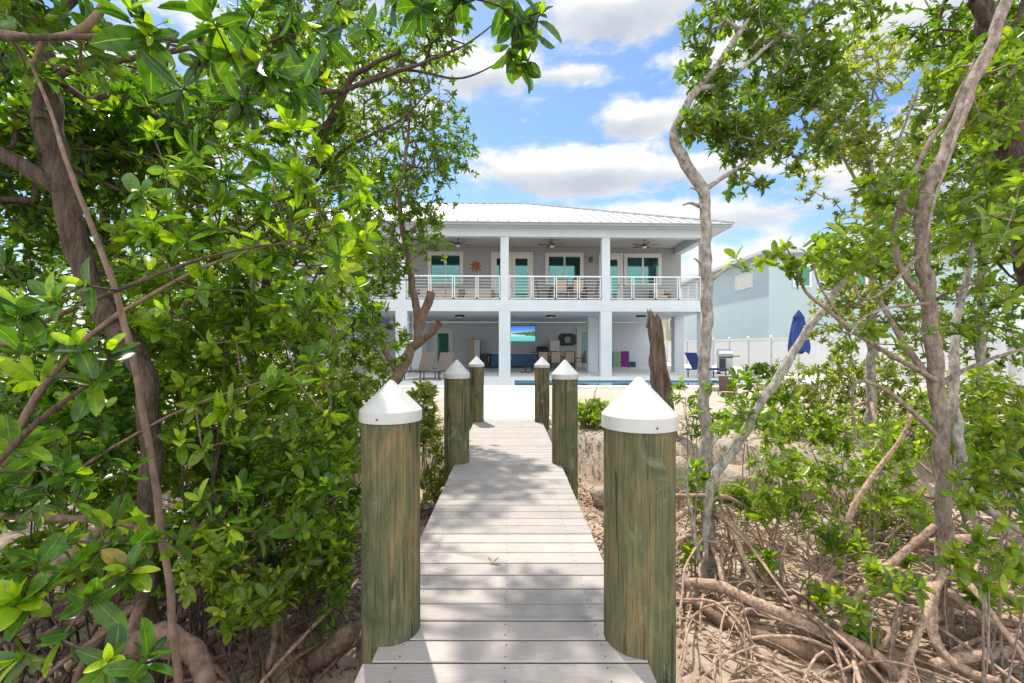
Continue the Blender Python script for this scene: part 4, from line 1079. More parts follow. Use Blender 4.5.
# right ones
T('tall grey mangrove trunk with knots right of the nearest piling','tree',
  [[(712,590,4.2,.145),(709,540,4.2,.12),(706,450,4.25,.11),(703,390,4.3,.10),(706,330,4.3,.10),(706,250,4.3,.097),(703,195,4.3,.10),(684,162,4.3,.105),(674,138,4.3,.088),(680,118,4.3,.085),(695,92,4.3,.07),(715,70,4.4,.06),(740,30,4.5,.05)],
   [(703,190,4.3,.05),(735,170,4.3,.035),(760,150,4.4,.025),(800,130,4.6,.02)],[(697,88,4.3,.05),(722,84,4.3,.045),(745,66,4.4,.04),(775,40,4.5,.03)],
   [(708,283,4.3,.03),(722,272,4.25,.022),(738,262,4.2,.012)],[(703,208,4.3,.05),(690,203,4.25,.025),(683,205,4.2,.015)],[(703,200,4.3,.04),(697,190,4.2,.02),(690,188,4.2,.012)],[(706,270,4.3,.04),(699,262,4.25,.02),(694,258,4.2,.01)]],
  [B(765,75,4.6,72,52,.6),B(725,25,4.6,48,48,.5),B(715,125,4.3,36,16,.3),B(745,185,4.3,24,10,.2),B(800,15,4.9,80,45,.6),B(800,120,4.8,45,50,.5),B(750,140,4.4,40,25,.4),B(698,122,4.15,24,14,.2),B(712,75,4.3,28,22,.25)],850,'leafm','bark_grey',L=.085,gap=.35,base_t=.32,roots=16,root_r=.02,group=G)
T('forked mangrove stem leaning right from beside the tall grey trunk','tree',
  [[(702,600,4.0,.07),(706,530,4.05,.07),(714,480,4.1,.085),(736,445,4.1,.09),(757,408,4.1,.08),(782,372,4.1,.075),(808,328,4.1,.065),(845,280,4.1,.055),(866,246,4.1,.04),(885,215,4.2,.025)],
   [(757,408,4.1,.03),(735,420,4.0,.025),(712,445,3.9,.02)],[(702,580,3.9,.04),(692,520,3.9,.03),(686,480,3.9,.02),(690,455,3.9,.012)]],
  [B(850,255,3.9,45,28,.3),B(880,235,4.3,40,40,.4),B(720,410,4.0,28,30,.25),B(745,380,4.1,26,20,.2)],110,'leafb','bark_grey',L=.085,base_t=.45,roots=6,group=G)
T('near right mangrove with pale trunk bending up to the corner','tree',
  [[(948,660,3.25,.11),(943,600,3.3,.105),(944,520,3.3,.10),(941,430,3.3,.095),(934,350,3.3,.10),(927,290,3.3,.09),(921,240,3.3,.083),(926,195,3.3,.085),(945,150,3.3,.083),(965,100,3.3,.08),(990,45,3.3,.075),(1015,-20,3.3,.07)],
   [(936,300,3.3,.03),(950,292,3.1,.022),(971,284,3.0,.016),(985,270,2.9,.01)],[(930,303,3.25,.025),(910,305,3.0,.018),(888,308,2.9,.016),(864,317,2.8,.014),(850,335,2.7,.01)],[(924,250,3.3,.03),(895,280,3.1,.02),(872,298,3.0,.016),(858,297,3.0,.014),(856,284,3.0,.01)],[(941,440,3.3,.04),(914,413,3.3,.035),(880,387,3.3,.03),(858,381,3.3,.026),(852,396,3.3,.02),(856,440,3.3,.012)],[(970,90,3.3,.03),(955,140,3.1,.02),(935,200,3.0,.018),(925,250,2.9,.012)],
   [(940,382,3.3,.045),(900,360,3.15,.032),(862,338,3.05,.028),(830,312,3.0,.024),(806,292,3.0,.02),(794,262,3.0,.014)],[(845,325,3.05,.018),(822,290,3.0,.014),(812,262,3.0,.01)],
   [(942,384,3.3,.04),(975,365,3.2,.025),(1024,348,3.1,.015)],[(926,215,3.3,.05),(960,205,3.2,.03),(990,190,3.1,.02)],[(926,215,3.3,.05),(895,205,3.3,.03),(870,185,3.3,.02)],[(930,310,3.3,.05),(895,250,3.35,.045),(915,170,3.4,.04),(950,110,3.4,.03),(975,60,3.4,.02)],
   [(940,390,3.3,.05),(905,345,3.4,.04),(880,300,3.5,.025)]],
  [B(1000,210,3.1,55,60,.3),B(985,100,3.6,60,60,.3),B(890,190,3.3,30,25,.2)],150,'leafm','bark_brown',L=.09,fine=True,base_t=.45,roots=18,root_r=.02,group=G,
  tips=[(760,262,3.0),(745,268,3.0),(775,255,3.0),(790,268,3.0),(810,258,3.0),(822,250,3.0),(735,258,3.0),(830,262,3.0),(838,245,3.1),(850,255,3.1),(815,240,3.1),(860,270,3.1),(842,275,3.0),(826,285,3.0),(870,240,3.1),(785,245,3.0),(800,280,3.0),(865,250,3),(880,262,3),(900,240,3),(1015,205,2.3),(1005,235,2.3),(1020,180,2.3),(990,215,2.6),(930,330,2.9),(870,330,2.9),(850,345,2.9),(900,345,2.9),(880,215,3.1),(905,225,3.1),(865,225,3),(845,235,3),(960,330,3),(950,290,3.1),(985,285,3),(1010,300,3),(1020,260,3)],extra_leaves=.4)
T('rough brown mangrove trunk at the upper right corner','tree',
  [[(1085,600,4.2,.24),(1060,400,4.2,.22),(1030,250,4.1,.2),(1012,150,4.0,.19),(1008,70,4.0,.19),(985,15,4.0,.15),(960,-30,4.0,.1)],[(1012,120,4.0,.1),(1040,60,4,.09)],[(990,30,4.0,.09),(972,0,3.9,.08)]],
  [B(1000,60,4.6,90,80,.8),B(1040,200,4.5,60,90,.7),B(960,20,4.7,50,40,.5)],620,'leaf','bark_dark',gap=.38,roots=12,group=G,knob=.2)
T('yellowish small leaved mangrove behind the pale bending trunk','tree',
  [[(862,470,6.5,.13),(870,400,6.5,.12),(872,300,6.5,.1),(876,220,6.5,.09),(868,160,6.5,.07),(840,110,6.5,.05)],[(872,210,6.5,.05),(850,170,6.4,.04),(820,120,6.4,.02)],[(860,130,6.4,.04),(900,80,6.4,.02)],[(880,190,6.4,.04),(925,70,6.4,.035),(938,30,6.4,.03),(925,0,6.4,.02)]],
  [B(835,75,6.6,55,50,.8),B(880,130,6.6,65,55,.8),B(840,165,6.5,40,38,.6),B(900,230,6.5,60,50,.8),B(930,60,6.6,40,30,.6),B(870,290,6.5,45,40,.6),B(850,320,6.3,40,30,.5),B(905,330,6.3,45,30,.5)],1350,'leafy','bark_grey',L=.08,gap=.4,roots=7,group=G,base_t=.4)
T('background mangrove filling the far right behind the fence corner','tree',
  [[(985,470,7.2,.15),(980,350,7.2,.12),(985,230,7.2,.1),(995,120,7.2,.06)]],
  [B(990,170,7.4,75,90,1),B(960,280,7.2,70,50,.8),B(1020,70,7.4,60,60,.8),B(930,180,7.3,40,60,.6),B(975,340,7.2,55,30,.6)],1250,'leaf','bark_grey',L=.09,gap=.4,roots=7,group=G)
T('second thin grey trunk just behind the pale bending one','tree',
  [[(985,590,4.4,.12),(972,520,4.4,.11),(958,440,4.4,.09),(955,340,4.5,.07),(972,250,4.6,.05),(985,160,4.7,.03)]],
  [B(985,140,4.8,45,50,.4),B(960,240,4.6,30,40,.3)],130,'leafb','bark_grey',roots=10,group=G)

# shrubs
S='low shrubs around the boardwalk'
def shrub(label, px, gy, D, blobs, n, leaf='leafb', L=.08, stems=4, **k):
    g0=[]
    b0=at(px,gy,D); gz=ground_z(b0[0],b0[1])
    c=blobs[0][0]
    for s in range(stems):
        e=blobs[s%len(blobs)][0]+rng.normal(size=3)*blobs[s%len(blobs)][1]*.3
        st=np.array([b0[0]+rng.normal()*.06,b0[1]+rng.normal()*.06,gz-.03])
        mid=(st+e)/2+rng.normal(size=3)*.06
        g0.append([(*st,0,.026),(*mid,0,.02),(*e,0,.010)])
    g0=[[ (a[0],a[1],a[2],a[4]) for a in tr] for tr in g0]
    # world-space polylines need the 4-tuple (x,y,z,w): mark them
    return shrub_tree(label, g0, blobs, n, leaf, L, **k)
def shrub_tree(label, lines, blobs, n, leaf, L, **k):
    # convert world points to px form
    tr=[[(512+q[0]/q[1]*F, 346-(q[2]-CZ)/q[1]*F, q[1], q[3]*.62) for q in ln] for ln in lines]
    k.setdefault('gap',.3); k.setdefault('rtip',.0018)
    return tree('mangrove_shrub',label,'shrub',tr,blobs,n,leaf,'bark_dark' if blobs[0][0][0]<-.8 else 'bark_brown',L=L,group=S,extra_leaves=.4,**k)
shrub('small round shrub between middle right and nearest right piling',594,440,8.0,[B(594,408,8.0,17,28,.3),B(597,386,8.0,8,12,.15)],150,'leafs',.10)
shrub('leafy shrub hugging the middle left piling',432,480,6.3,[B(429,420,6.4,17,34,.3),B(432,470,5.6,12,35,.25),B(425,392,6.6,14,12,.25)],210,'leafy',.08)
shrub('low shrub filling the left bank under leaning log',330,470,6.5,[B(330,430,6.3,45,30,.5),B(300,390,6.6,50,25,.5)],300,'leafb',.08)
shrub('leafy mangrove thicket shrub between thin dark trunk and leaning log',200,640,2.9,[B(270,300,3.0,55,60,.35),B(200,330,2.9,70,55,.4),B(230,400,2.9,80,45,.4),B(330,330,3.1,35,45,.3),B(160,250,2.8,60,40,.3)],230,'leafb',.095,stems=6,fine=True,gap=.2)
shrub('dense shrub at far left under the thick bent trunk',40,650,2.8,[B(60,420,2.7,90,60,.4),B(30,480,2.6,60,40,.3)],140,'leafd',.095,stems=5,fine=True)
shrub('tall leafy shrub in shade between nearest left piling and trunks',310,600,4.4,[B(320,420,4.4,45,40,.4),B(250,470,4.2,90,40,.5),B(330,500,4.0,35,40,.3),B(150,480,4.2,70,40,.5)],330,'leafb',.09,stems=7)
shrub('wide leafy undergrowth shrub low between left roots',230,660,3.1,[B(230,520,3.1,60,40,.35),B(150,560,2.9,50,35,.3),B(300,470,3.2,50,40,.3),B(330,560,3.2,20,30,.2)],230,'leafb',.09,stems=7,fine=True)
shrub('bright undergrowth shrub in lower middle of left thicket',300,600,3.9,[B(300,530,3.9,50,45,.4),B(280,470,4.1,60,30,.4)],180,'leafb',.07)
shrub('dense undergrowth shrub at centre of left thicket',210,600,3.6,[B(215,440,3.7,80,45,.5),B(240,560,3.5,45,35,.3)],280,'leaf',.075)
shrub('dim undergrowth shrub at lower left behind near leaves',60,640,3.2,[B(50,480,3.3,80,40,.4),B(90,420,3.4,90,30,.4)],220,'leaf',.08)
shrub('small seedling cluster beside the nearest left piling',330,640,3.0,[B(315,600,3.05,28,40,.2)],30,'leafb',.05)
shrub('wide yellow green bush under the closed umbrella',820,440,7.6,[B(820,395,7.6,55,35,.6),B(870,370,7.6,45,30,.6),B(780,420,7.5,30,20,.4)],520,'leafy',.085,stems=7)
shrub('yellow green bush in front of fence at far right',960,470,6.8,[B(960,400,6.8,55,45,.6),B(1010,430,6.6,40,45,.6),B(900,420,6.9,40,30,.5)],560,'leafy',.085,stems=7)
shrub('broad green shrub in middle right of the sand bank',810,540,4.9,[B(800,475,4.9,50,35,.45),B(850,450,5.0,45,30,.4),B(880,500,4.8,45,35,.4)],190,'leafs',.085,stems=6)
shrub('shrub at right frame edge beyond thin grey trunk',1000,560,4.6,[B(1005,470,4.6,40,50,.4),B(970,440,4.8,40,25,.3)],130,'leafb',.09,stems=5)
shrub('short sapling with pale tips behind nearest right piling',690,440,5.6,[B(685,395,5.6,16,20,.2),B(700,420,5.4,16,22,.2)],32,'leafb',.09,stems=3)
shrub('open shrub between tall grey trunk and the bank stones',745,470,5.2,[B(750,420,5.2,30,25,.3),B(770,395,5.4,25,15,.2)],60,'leafb',.085,stems=4)
shrub('dark green bush below white fence near gas grill',762,385,18.5,[B(762,371,18.5,16,9,.4)],160,'leaf',.12,stems=4)
RT=[('leafy mangrove shoots over roots, centre of right foreground',800,600,3.6,[B(795,505,3.6,40,30,.3),B(830,540,3.5,30,22,.25)],48),
 ('leafy mangrove shoots left of the bending trunk at mid height',880,600,3.9,[B(880,455,3.9,40,30,.3),B(905,500,3.8,25,25,.3)],45),
 ('sunny mangrove shoots just right of forked stem',770,560,4.4,[B(770,455,4.4,28,30,.3),B(745,500,4.3,20,20,.25)],36),
 ('leafy shoots right of the bending trunk near frame edge',1000,640,2.9,[B(1000,490,2.9,35,30,.2),B(1010,430,3.0,30,28,.2)],45),
 ('leafy shoots low at right frame corner',985,700,2.5,[B(985,565,2.5,30,22,.15),B(1020,590,2.5,20,20,.15)],16),
 ('low mangrove sprigs between big pale root and bending trunk',880,680,3.0,[B(890,580,3.0,25,18,.2),B(835,600,3.1,20,14,.2)],22),
 ('mangrove sprigs on the sand just behind nearest right piling',705,560,4.3,[B(700,500,4.3,16,25,.2),B(690,545,4.0,10,14,.15)],22),
 ('tall airy shoots between bending trunk and bush',940,560,4.6,[B(935,430,4.6,45,35,.3),B(985,390,4.6,30,25,.3)],80),
 ('yellow green shoots on sand under the umbrella',850,470,5.6,[B(850,430,5.6,40,25,.3),B(800,425,5.8,35,20,.3)],110)]
for lab,px,gy,D,bl,n in RT: shrub(lab,px,gy,D,bl,n,'leafs',.09,stems=3,fine=D<3.7,gap=.15)
LT=[('leafy mangrove shoots covering ground left of nearest left piling',320,640,3.3,[B(325,540,3.3,25,35,.25),B(290,590,3.2,30,25,.25)],80),
 ('leafy shoots low between arched root and piling',250,700,2.7,[B(255,600,2.7,35,30,.2),B(210,560,2.7,35,28,.2)],55),
 ('lush shoots hanging over the dark ground at lower left',110,680,2.7,[B(110,540,2.7,55,35,.25),B(40,560,2.6,50,35,.25)],70),
 ('sunny yellow green shrub behind the nearest left piling cap',340,480,5.6,[B(345,400,5.6,35,28,.35),B(310,440,5.6,35,25,.3),B(340,465,5.3,22,20,.3)],230)]
for k_,(lab,px,gy,D,bl,n) in enumerate(LT): shrub(lab,px,gy,D,bl,n,'leafy' if k_==3 else 'leafs',.085,stems=6,fine=D<3.7,gap=.15)
seed=[(742,505,4.4,'tiny seedling left of the bank stones'),(900,560,3.9,'tiny seedling among pale roots left of the bending trunk'),(985,600,3.1,'seedling with broad leaves at lower right'),(760,560,3.9,'tiny seedling among roots right of tall grey trunk'),(860,630,3.2,'tiny seedling beside big pale root'),(1010,560,2.9,'seedling with long dark leaves at right edge'),(700,470,4.0,'seedling at the foot of forked stem'),(820,590,3.6,'tiny seedling in middle of the root tangle')]
for (px,py,D,lab) in seed:
    shrub(lab,px,py+30,D,[B(px,py,D,12,12,.08)],6,'leafb',.085,stems=2,gap=0,fine=True)
far=[(-8,45,3.2,'distant rounded tree left of the house seen through gaps'),(-34,48,4.5,'distant broad tree at far left horizon'),(-45,60,5,'distant tall tree at left horizon'),(44,50,5,'distant tree right of the pale blue house'),(60,64,6,'distant broad tree at right horizon')]
for (x,y,r_,lab) in far[1:]:
    px=512+x/y*F
    tree('broadleaf_tree',lab,'tree',[[(px,372,y,.5),(px,330,y,.4),(px+3,300,y,.2)]],[(np.array([x,y,r_*1.1+1]),np.array([r_,r_,r_]))],380,'leaf','bark_grey',L=.5,step=1.0,rtip=.015,gap=.3,gapscale=.4,group='distant trees')

# ------------------------------------------------------------ dead stump and logs
st=thing('dead_stump','splintered dead brown stump behind nearest right piling','stump',tuple(at(664,436,7.5)))
P=np.array([at(667,440,7.5),at(664,405,7.5),at(660,370,7.5),at(656,340,7.5),at(654,322,7.5)])
n_=28; V=[]; pp,rr=smooth_line(P,[.15,.14,.125,.115,.09],.04)
for k,(q,r_) in enumerate(zip(pp,rr)):
    for j in range(n_):
        a=2*math.pi*j/n_; d=np.array([math.cos(a),math.sin(a),0])
        f=1+.45*mnoise.noise(Vector((math.cos(a)*2.2,math.sin(a)*2.2,q[2]*1.5)))+.25*mnoise.noise(Vector((math.cos(a)*6,math.sin(a)*6,q[2]*4)))
        V.append(q+d*r_*f)
top=len(pp)
for j in range(n_):
    a=2*math.pi*j/n_; d=np.array([math.cos(a),math.sin(a),0]); V.append(pp[-1]+d*.10+np.array([0,0,.05+.22*abs(mnoise.noise(Vector((math.cos(a)*4,math.sin(a)*4,2))))*(2 if j%3==0 else .6)]))
for j in range(n_): V.append(pp[-1]+np.array([0.3*.05*math.cos(j),0,.02]))
V=np.array(V); m_=top+2
ii=np.arange(m_-1)[:,None]*n_; jj=np.arange(n_)[None,:]; j2=(jj+1)%n_
Fp=np.stack([ii+jj,ii+j2,ii+n_+j2,ii+n_+jj],-1).reshape(-1,4)
link('trunk',mesh_np('trunk',V-np.array(st.location),[Fp],smooth=False),'stump',st)
sp=[]
for k in range(7):
    a=rng.random()*6.28; q=pp[-1]+np.array([math.cos(a)*.09,math.sin(a)*.09,-.1]); h_=rng.uniform(.16,.34)
    sp.append(np.array([q,q+[0.01*rng.normal(),0,h_*.6],q+[.03*rng.normal(),0,h_]]))
V,Fc=tube_np(sp,[[.045,.03,.004]]*len(sp),5)
link('splinters',mesh_np('splinters',V-np.array(st.location),[Fc]),'stump',st)
V,Fc=tube_np([smooth_line([at(664,372,7.4),at(669,378,7.3),at(672,392,7.3),at(670,410,7.3)],[.02]*4)[0]],[[.015]*len(smooth_line([at(664,372,7.4),at(669,378,7.3),at(672,392,7.3),at(670,410,7.3)],[.02]*4)[0])],6)
link('dead_twig',mesh_np('dead_twig',V-np.array(st.location),[Fc],smooth=True),'stump',st)

def log(label,pts,widths,m='root',name='mangrove_root',cat='root',group='thick roots and branches on the ground',**kk):
    P=[at(*p) for p in pts]; pp,rr=smooth_line(P,np.array(widths)/2,.03)
    rr=rr*(1+.10*np.array([mnoise.noise(Vector(q*7)) for q in pp]))
    V,Fc=tube_np([pp],[rr],14)
    cen=np.repeat(pp,14,axis=0)
    dz=np.array([mnoise.noise(Vector(v*16))+.7*mnoise.noise(Vector(v*45)) for v in V]); V=cen+(V-cen)*(1+.26*dz)[:,None]
    k=len(V); n_=14
    V=np.vstack([V,pp[:1],pp[-1:]])
    tri=np.array([[k,(j+1)%n_,j] for j in range(n_)]+[[k+1,k-n_+j,k-n_+(j+1)%n_] for j in range(n_)])
    o=link(name,mesh_np(name,V-P[0],[Fc,tri],smooth=True),m); o.location=P[0]
    o['label']=label; o['category']=cat
    if group: o['group']=group
log('long thick pale root running right from nearest right piling',[(684,582,3.75),(715,585,3.6),(750,600,3.45),(800,622,3.3),(850,642,3.15),(890,668,3.0),(905,700,2.9)],[.07,.08,.085,.085,.09,.08,.07])
log('dark split root lying under the long pale root',[(690,600,3.6),(730,625,3.4),(790,648,3.2),(840,660,3.1),(900,700,2.9)],[.06,.10,.12,.10,.08],'root_dark')
log('curved pale branch rising from roots toward bending trunk',[(780,603,3.7),(815,590,3.6),(845,550,3.6),(850,515,3.6),(870,480,3.6),(900,440,3.6),(912,415,3.6)],[.05,.05,.05,.045,.04,.03,.02])
log('straight pale branch slanting up left of the bending trunk',[(835,640,3.2),(862,590,3.3),(900,555,3.3),(935,525,3.25)],[.035,.05,.05,.04])
log('forked thick root in front of the bending trunk',[(1000,683,2.8),(960,668,2.9),(935,640,3.0),(932,600,3.1),(944,570,3.2)],[.05,.055,.06,.06,.05])
log('brown root sweeping right along lower right corner',[(930,665,2.95),(980,655,2.95),(1030,652,2.95),(1080,660,2.9)],[.07,.07,.08,.07])
log('grey root slanting down to right frame edge',[(945,590,3.2),(985,620,3.1),(1030,655,3.0)],[.06,.07,.08],'root')
log('second brown root crossing the lower right corner',[(900,628,3.3),(950,620,3.25),(1000,622,3.2),(1060,630,3.1)],[.05,.055,.06,.05],'root_dark')
log('grey branch slanting at right frame edge above roots',[(978,505,4.2),(1005,520,4.1),(1045,545,4.0)],[.07,.08,.08],'bark_grey')
log('thick arched root at the bottom left corner',[(118,690,1.95),(128,650,1.98),(160,634,2.0),(190,648,2.0),(206,680,1.95),(208,720,1.9)],[.075,.085,.085,.085,.08,.07],'root_dark')
log('thick dangling broken root with pale end in left thicket',[(190,520,3.0),(205,560,3.0),(222,600,2.95)],[.07,.09,.07])
log('cut log end lying left of the nearest left piling',[(300,670,3.0),(330,650,2.95),(352,632,2.85)],[.12,.12,.11],'root_dark')
log('reddish root arching low beside nearest left piling',[(260,690,2.7),(275,640,2.8),(268,590,3.0),(250,560,3.2)],[.035,.04,.04,.03],'root_dark')
log('pale thin root slanting behind nearest left piling',[(255,690,2.6),(300,640,2.9),(340,600,3.2),(358,580,3.4)],[.02,.025,.025,.02])
log('dim branch lying across the lower left thicket',[(-10,515,2.3),(60,518,2.4),(130,525,2.5),(190,560,2.6)],[.04,.04,.035,.02],'root_dark')
log('slanted broken pole in lower left shade',[(20,595,2.2),(70,555,2.3),(110,520,2.4)],[.05,.06,.05],'root_dark')

# fine root tangle (uncountable)
def tangle(x0,x1,y0,y1,n,name,m,seed_,rlo=.004,rhi=.014):
    r=np.random.default_rng(seed_); ch=[];ra=[]
    for k in range(n):
        x=r.uniform(x0,x1); y=r.uniform(y0,y1); a=r.random()*6.28; L_=r.uniform(.4,1.9); h=r.uniform(.02,.30)*r.random()**.5
        ex,ey=x+math.cos(a)*L_,y+math.sin(a)*L_
        if min(abs(x),abs(ex))<.66 or x*ex<0: continue
        s0=np.array([x,y,ground_z(x,y)-.03]); e0=np.array([ex,ey,ground_z(ex,ey)-.03])
        w=r.normal(size=3)*.07
        pts=[s0*(1-f)+e0*f+np.array([0,0,h*4*f*(1-f)])+w*math.sin(f*6)+r.normal(size=3)*.012 for f in np.linspace(0,1,6)]
        rr_=r.uniform(rlo,rhi)*(1.6 if r.random()<.12 else 1)
        pp,r2=smooth_line(pts,[rr_]*6,.08); ch.append(pp); ra.append(r2)
    # some upright thin shoots
    for k in range(n//5):
        x=r.uniform(x0,x1); y=r.uniform(y0,y1)
        if abs(x)<.7: continue
        z=ground_z(x,y); h=r.uniform(.2,.8)
        q=np.array([x,y,z-.02]); pts=[q, q+[r.normal()*.04,r.normal()*.04,h*.5], q+[r.normal()*.1,r.normal()*.1,h]]
        pp,r2=smooth_line(pts,[.007,.006,.003],.08); ch.append(pp); ra.append(r2)
    V,Fc=tube_np(ch,ra,6)
    o=link(name,mesh_np(name,V,[Fc],smooth=True),m); o['kind']='stuff'; o['label']='tangle of thin roots over the ground'
    return o
tangle(.8,4.8,2.1,5.9,360,'root_tangle','root',5,.0035,.012)
tangle(-4.2,-.8,1.8,6.0,330,'root_tangle','root_dark',6)
# leaf litter
def litter(x0,x1,y0,y1,n,seed_):
    r=np.random.default_rng(seed_); x=r.uniform(x0,x1,n); y=r.uniform(y0,y1,n)
    z=np.array([ground_z(a,b_) for a,b_ in zip(x,y)])+.008+r.random(n)*.02
    d=np.stack([r.normal(size=n),r.normal(size=n),r.normal(size=n)*.25],-1); nn=np.stack([r.normal(size=n)*.4,r.normal(size=n)*.4,np.ones(n)],-1)
    L_=r.uniform(.03,.085,n)
    o=link('leaf_litter',leaves_mesh('leaf_litter',np.stack([x,y,z],-1),d,nn,L_,L_*.45,r.random(n)*.9),'litter'); o['kind']='stuff'; o['label']='dry leaf litter scattered on the ground'
litter(.7,5,2.0,9.5,7000,1); litter(-5,-.7,1.7,9,6000,2)

# fallen leaves on the deck
for (px,py,lab,s) in ((491,564,'curled brown leaf lying near centre of boardwalk',.055),(527,495,'small dark dry leaf lying further along boardwalk',.03),(508,632,'tiny dark leaf bit on the near boards',.012)):
    D=600.6/(py-346); p_=at(px,py,D)
    pos=np.array([[0,0,.004],[0.005,.004,.006]]); L_=np.array([s,s*.7])
    o=link('fallen_leaf',leaves_mesh('fallen_leaf',pos,np.array([[1,.2,.15],[-.6,.5,.3]]),np.array([[0,.3,1.],[.3,0,1.]]),L_,L_*.5,np.array([.8,.5]),fine=True,curl=-.25),'litter')
    o.location=(p_[0],p_[1],0.001); o['label']=lab; o['category']='leaf'; o['group']='dry leaves on the boardwalk'

# ------------------------------------------------------------ world
SUN_EL=60; SUN_AZ=-21   # azimuth measured from +Y toward +X
w=bpy.data.worlds.new('World'); sc.world=w; w.use_nodes=True
t=w.node_tree; bg=t.nodes['Background']; out=t.nodes['World Output']
sky=t.nodes.new('ShaderNodeTexSky'); sky.sky_type='NISHITA'; sky.sun_disc=False
sky.sun_elevation=R(SUN_EL); sky.sun_rotation=R(SUN_AZ); sky.air_density=1.0; sky.dust_density=0.4; sky.ozone_density=1.6
hs=t.nodes.new('ShaderNodeHueSaturation'); hs.inputs['Saturation'].default_value=1.15
t.links.new(sky.outputs[0],hs.inputs['Color']); t.links.new(hs.outputs[0],bg.inputs['Color']); bg.inputs['Strength'].default_value=.078
tc=t.nodes.new('ShaderNodeTexCoord'); sx=t.nodes.new('ShaderNodeSeparateXYZ'); t.links.new(tc.outputs['Generated'],sx.inputs[0])
def mth(op,a,b_=None,c=None):
    n=t.nodes.new('ShaderNodeMath'); n.operation=op
    for k,v in enumerate((a,b_,c)):
        if v is None: continue
        if isinstance(v,(int,float)): n.inputs[k].default_value=v
        else: t.links.new(v,n.inputs[k])
    return n.outputs[0]
az=mth('ARCTAN2',sx.outputs['X'],sx.outputs['Y']); el=mth('ARCSINE',sx.outputs['Z'])
def azel(px,py):
    u=(px-512)/F; v_=(346-py)/F; return math.atan(u), math.atan(v_/math.sqrt(1+u*u))
clouds=[(620,5,95,34,1.0),(480,70,70,26,.75),(560,75,50,10,.55),(632,120,52,20,.9),(575,172,115,28,1.15),(700,170,70,20,.6),(620,225,200,22,.85),(780,270,140,35,.8),(730,60,60,25,.6),(900,20,80,40,.8),(300,80,120,50,.7),(80,120,120,60,.9),(950,150,90,45,.8),(150,-150,250,60,.8),(800,-120,200,60,.8)]
acc=None; shade=None
for (px,py,rx,ry,s) in clouds:
    a0,e0=azel(px,py); ra=rx/F*.95; re=ry/F*.9
    dx_=mth('DIVIDE',mth('SUBTRACT',az,a0),ra); dy_=mth('DIVIDE',mth('SUBTRACT',el,e0),re)
    d2=mth('ADD',mth('MULTIPLY',dx_,dx_),mth('MULTIPLY',dy_,dy_))
    v_=mth('MULTIPLY',mth('SUBTRACT',1.0,mth('SQRT',d2)),s)
    sh=mth('MULTIPLY',mth('MAXIMUM',v_,0.0),dy_)
    acc=v_ if acc is None else mth('MAXIMUM',acc,v_)
    shade=sh if shade is None else mth('ADD',shade,sh)
cv=t.nodes.new('ShaderNodeCombineXYZ'); t.links.new(az,cv.inputs[0]); t.links.new(mth('MULTIPLY',el,1.9),cv.inputs[1])
nz=t.nodes.new('ShaderNodeTexNoise'); nz.inputs['Scale'].default_value=9; nz.inputs['Detail'].default_value=9; nz.inputs['Roughness'].default_value=.6; nz.inputs['Distortion'].default_value=.25
t.links.new(cv.outputs[0],nz.inputs['Vector'])
back_fill=t.nodes.new('ShaderNodeMapRange'); back_fill.interpolation_type='SMOOTHSTEP'; back_fill.inputs['From Min'].default_value=.45; back_fill.inputs['From Max'].default_value=-.25; back_fill.inputs['To Min'].default_value=-.5; back_fill.inputs['To Max'].default_value=.55  # unseen cloud bank behind and overhead, added as neutral fill light
t.links.new(sx.outputs['Y'],back_fill.inputs['Value'])
acc=mth('MAXIMUM',acc,back_fill.outputs[0])
field=mth('ADD',mth('MAXIMUM',acc,-0.45),mth('MULTIPLY',mth('SUBTRACT',nz.outputs['Fac'],.5),2.0))
mr=t.nodes.new('ShaderNodeMapRange'); mr.interpolation_type='SMOOTHSTEP'; mr.inputs['From Min'].default_value=-.22; mr.inputs['From Max'].default_value=.34
t.links.new(field,mr.inputs['Value'])
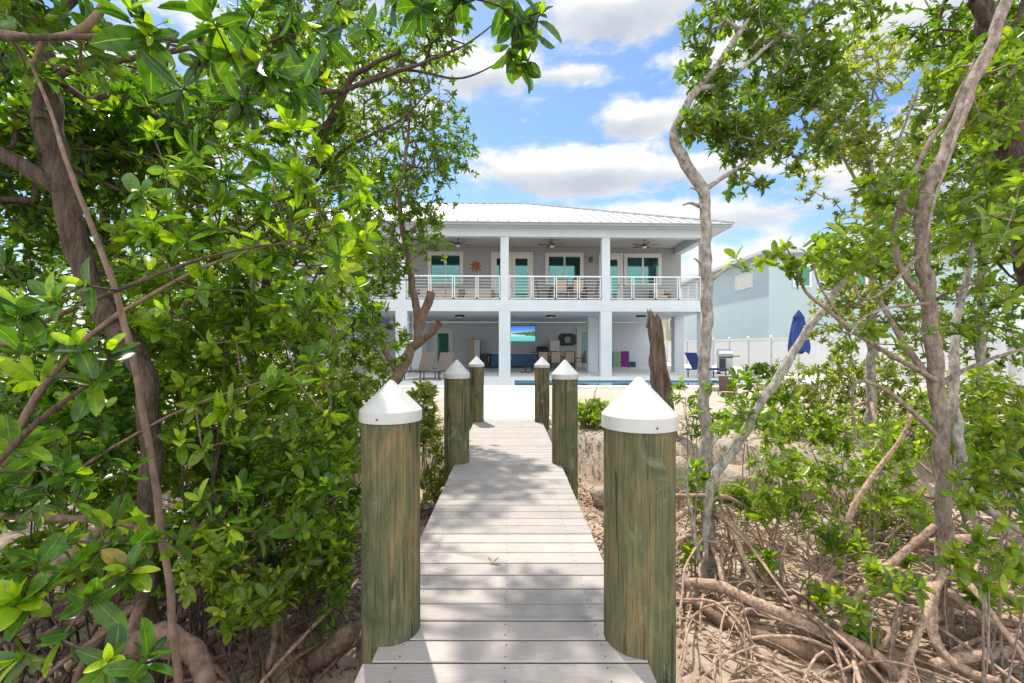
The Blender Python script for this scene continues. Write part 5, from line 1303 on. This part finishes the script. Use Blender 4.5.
# low horizon haze
hz=t.nodes.new('ShaderNodeMapRange'); hz.interpolation_type='SMOOTHSTEP'; hz.inputs['From Min'].default_value=.30; hz.inputs['From Max'].default_value=0.0; hz.inputs['To Max'].default_value=.55
t.links.new(el,hz.inputs['Value'])
mask=mth('MINIMUM',mth('MAXIMUM',mr.outputs[0],hz.outputs[0]),1.0)
cr=ramp(t,[(0.0,(.24,.265,.30)),(0.36,(.32,.335,.355)),(0.55,(.40,.405,.405)),(0.8,(.46,.455,.445))])
t.links.new(mth('ADD',mth('MULTIPLY',shade,1.6),mth('ADD',.42,mth('MULTIPLY',mth('SUBTRACT',nz.outputs['Fac'],.5),.8))),cr.inputs[0])
bg2=t.nodes.new('ShaderNodeBackground'); t.links.new(cr.outputs[0],bg2.inputs['Color']); fill_boost=t.nodes.new('ShaderNodeMapRange'); fill_boost.inputs['From Min'].default_value=.35; fill_boost.inputs['From Max'].default_value=-.35; fill_boost.inputs['To Min'].default_value=1.0; fill_boost.inputs['To Max'].default_value=2.4  # clouds behind the camera are brightened beyond the visible ones as added fill
t.links.new(sx.outputs['Y'],fill_boost.inputs['Value']); t.links.new(fill_boost.outputs[0],bg2.inputs['Strength'])
mxs=t.nodes.new('ShaderNodeMixShader'); t.links.new(mask,mxs.inputs[0]); t.links.new(bg.outputs[0],mxs.inputs[1]); t.links.new(bg2.outputs[0],mxs.inputs[2])
t.links.new(mxs.outputs[0],out.inputs['Surface'])

sd=bpy.data.lights.new('sun','SUN'); sd.energy=2.7; sd.angle=R(1.0); sd.color=(1,.93,.82)
so=bpy.data.objects.new('sun',sd); col.objects.link(so)
el_,az_=R(SUN_EL),R(SUN_AZ)
dirv=Vector((math.sin(az_)*math.cos(el_),math.cos(az_)*math.cos(el_),math.sin(el_)))
so.rotation_euler=dirv.to_track_quat('Z','Y').to_euler(); so.location=(-10,20,30)

cd=bpy.data.cameras.new('camera'); cam=bpy.data.objects.new('camera',cd); col.objects.link(cam)
cd.lens=16.0; cd.sensor_width=36; cd.shift_y=4.5/1024; cd.clip_end=3000; cd.clip_start=.02
cam.location=(0,0,CZ); cam.rotation_euler=(R(90),0,0); sc.camera=cam
sc.view_settings.view_transform='Standard'; sc.view_settings.look='None'; sc.view_settings.exposure=1.32; sc.view_settings.gamma=1
sc.cycles.max_bounces=6; sc.cycles.diffuse_bounces=4; sc.cycles.glossy_bounces=3; sc.cycles.transmission_bounces=4; sc.cycles.transparent_max_bounces=4
